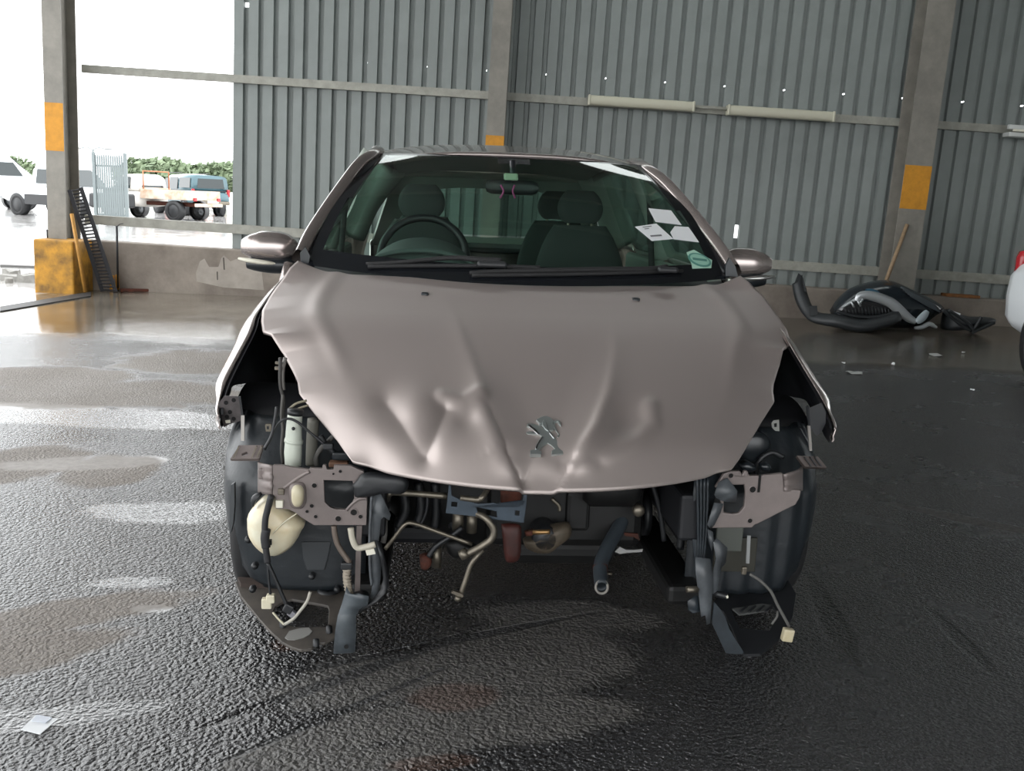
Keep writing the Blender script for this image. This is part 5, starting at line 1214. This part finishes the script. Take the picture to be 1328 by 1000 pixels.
plate('bracket_tab', [wz(424, 492, 10.22), wz(456, 492, 10.22), wz(460, 530, 10.2), wz(424, 535, 10.2)], MB_, bc, .012)
wb = tag(empty('wrecked_bumper'), 'glossy black wrecked car bumper with silver grille trim heaped below the wooden handle', 'bumper')
def wl_(name, pts, Y, th, m_, parent):
    P_ = [wz(*p, Y) for p in pts]; c = sum(P_, Vector())/len(P_); rows = []
    loop = catmull(P_+[P_[0]], len(P_)*3)[:-1]
    for s_, d in ((0, -.5), (.5, -.47), (.8, -.36), (.96, -.15), (1, .05), (.92, .3), (.7, .45), (0, .5)):
        rows.append([c+(p-c)*s_+Vector((0, d*th, 0)) for p in loop])
    return grid(name, rows, m_, parent, close=True)
wl_('bumper_shell', [(512, 520), (545, 470), (600, 425), (680, 398), (745, 390), (800, 402), (870, 436), (950, 474), (990, 510), (950, 540), (905, 575), (860, 590), (760, 592), (640, 585), (540, 570)], 10.42, .5, GB, wb)
wl_('grille_opening', [(560, 520), (585, 490), (640, 478), (720, 490), (790, 515), (770, 535), (690, 545), (600, 540)], 10.18, .06, mat('grille_dark', (.006, .006, .007), .7), wb)
for k in range(16):
    x = 575+k*14; tube('grille_net', [wz(x, 500+abs(k-7)*1.5, 10.14), wz(x+6, 540, 10.14)], .008, MB_, wb, n=5, smoothp=False)
tube('grille_edge', [wz(540, 520, 10.12), wz(600, 540, 10.12), wz(700, 546, 10.12), wz(800, 524, 10.12)], .02, MB_, wb)
def band(name, pts, Y, w_, m_, parent, th=.02):
    c = catmull([wz(*p, Y) for p in pts], 30); rows = []
    for i, p in enumerate(c):
        t = (c[min(i+1, 29)]-c[max(i-1, 0)]).normalized(); s_ = t.cross(Vector((0, 1, 0))).normalized(); q = math.sin(math.pi*(.06+.88*i/29))**.4
        rows.append([p+s_*(a*w_*q)+Vector((0, b_*th, 0)) for a, b_ in ring(1, 1, 10, 2.5)])
    return grid(name, rows, m_, parent, close=True)
band('silver_trim', [(622, 478), (640, 456), (690, 458), (760, 482), (800, 512), (840, 548), (872, 566)], 10.12, .055, SIL, wb)
band('silver_stub', [(560, 505), (590, 488), (625, 470), (640, 490)], 10.13, .018, SIL, wb)
band('clear_lamp', [(876, 568), (900, 548), (922, 520)], 10.10, .045, mat('cracked_lamp', '#9fa9ae', .15, .2), wb)
band('lamp_foot', [(868, 592), (900, 588), (930, 575), (960, 590)], 10.10, .025, SIL, wb)
band('blue_strip', [(660, 432), (690, 436), (715, 444)], 10.21, .022, mat('strip_blue', '#33596f', .3), wb)  # flat blue strip across the upper shell
for k in range(5): tube('shell_rib', [wz(810+k*10, 420+k*9, 10.21), wz(880+k*8, 455+k*9, 10.18), wz(960+k*4, 500+k*6, 10.16)], .010, mat('rib_grey', '#3a4044', .35), wb, n=6)
for a, b_ in (((630, 492), (650, 470)), ((640, 500), (628, 478)), ((600, 480), (612, 505))): tube('torn_tab', [wz(*a, 10.10), wz(*b_, 10.09)], .012, SIL, wb, n=6, smoothp=False)
ct = tag(empty('wheel_arch_liner'), 'crumpled black plastic arch liner at the right end of the wreckage heap', 'liner')
wl_('liner_shell', [(985, 597), (992, 550), (1004, 514), (1030, 520), (1100, 545), (1200, 550), (1195, 575), (1130, 605), (1080, 600), (1020, 602)], 10.35, .35, MB_, ct)
for pts in ([(985, 515), (1040, 560), (1105, 605)], [(1010, 515), (1080, 560), (1120, 600)], [(1110, 612), (1160, 590), (1205, 570)], [(1150, 545), (1130, 580), (1110, 605)]): tube('liner_edge', [wz(*p, 10.15) for p in pts], .018, MB_, ct, n=8)
plate('white_label', [wz(1028, 520, 10.14), wz(1062, 530, 10.14), wz(1060, 538, 10.14), wz(1030, 528, 10.14)], PAPER, ct, .004)
for e_ in (wb, ct): e_.location.z = .006-min(v.co.z for c_ in e_.children for v in c_.data.vertices)
for k, (a, b_, lab) in enumerate((((1222, 377), (1262, 380), 'orange-brown plank on the low wall ledge, upper one'), ((1226, 383), (1270, 384), 'orange-brown plank on the low wall ledge, lower one'))):
    pa, pb = atb(*a, 11.18-.07*k), atb(*b_, 11.18-.07*k); d = pb-pa
    o = box('plank', ((pa+pb)/2).to_tuple()[:2]+(.45+.018+.034*(1-k)*0,), (d.length, .06, .034), mat('orange_plank', '#8a5a30', .7, noise_amt=.4, noise_scale=15), None, .004); o.rotation_euler = (0, A, 0); tag(o, lab, 'plank')
# the wooden handle leaning on the broad column
a_ = wz(835, 166, 10.86); b_ = wz(752, 388, 10.80); d = b_-a_; b2 = a_+d*1.75; 
o = tube('wooden_pole', [a_, b2], .022, WOOD, smoothp=False, n=10); tag(o, 'bare wooden pole leaning on the broad steel column above the wreckage', 'pole')
# daylight through a gap between two sheets
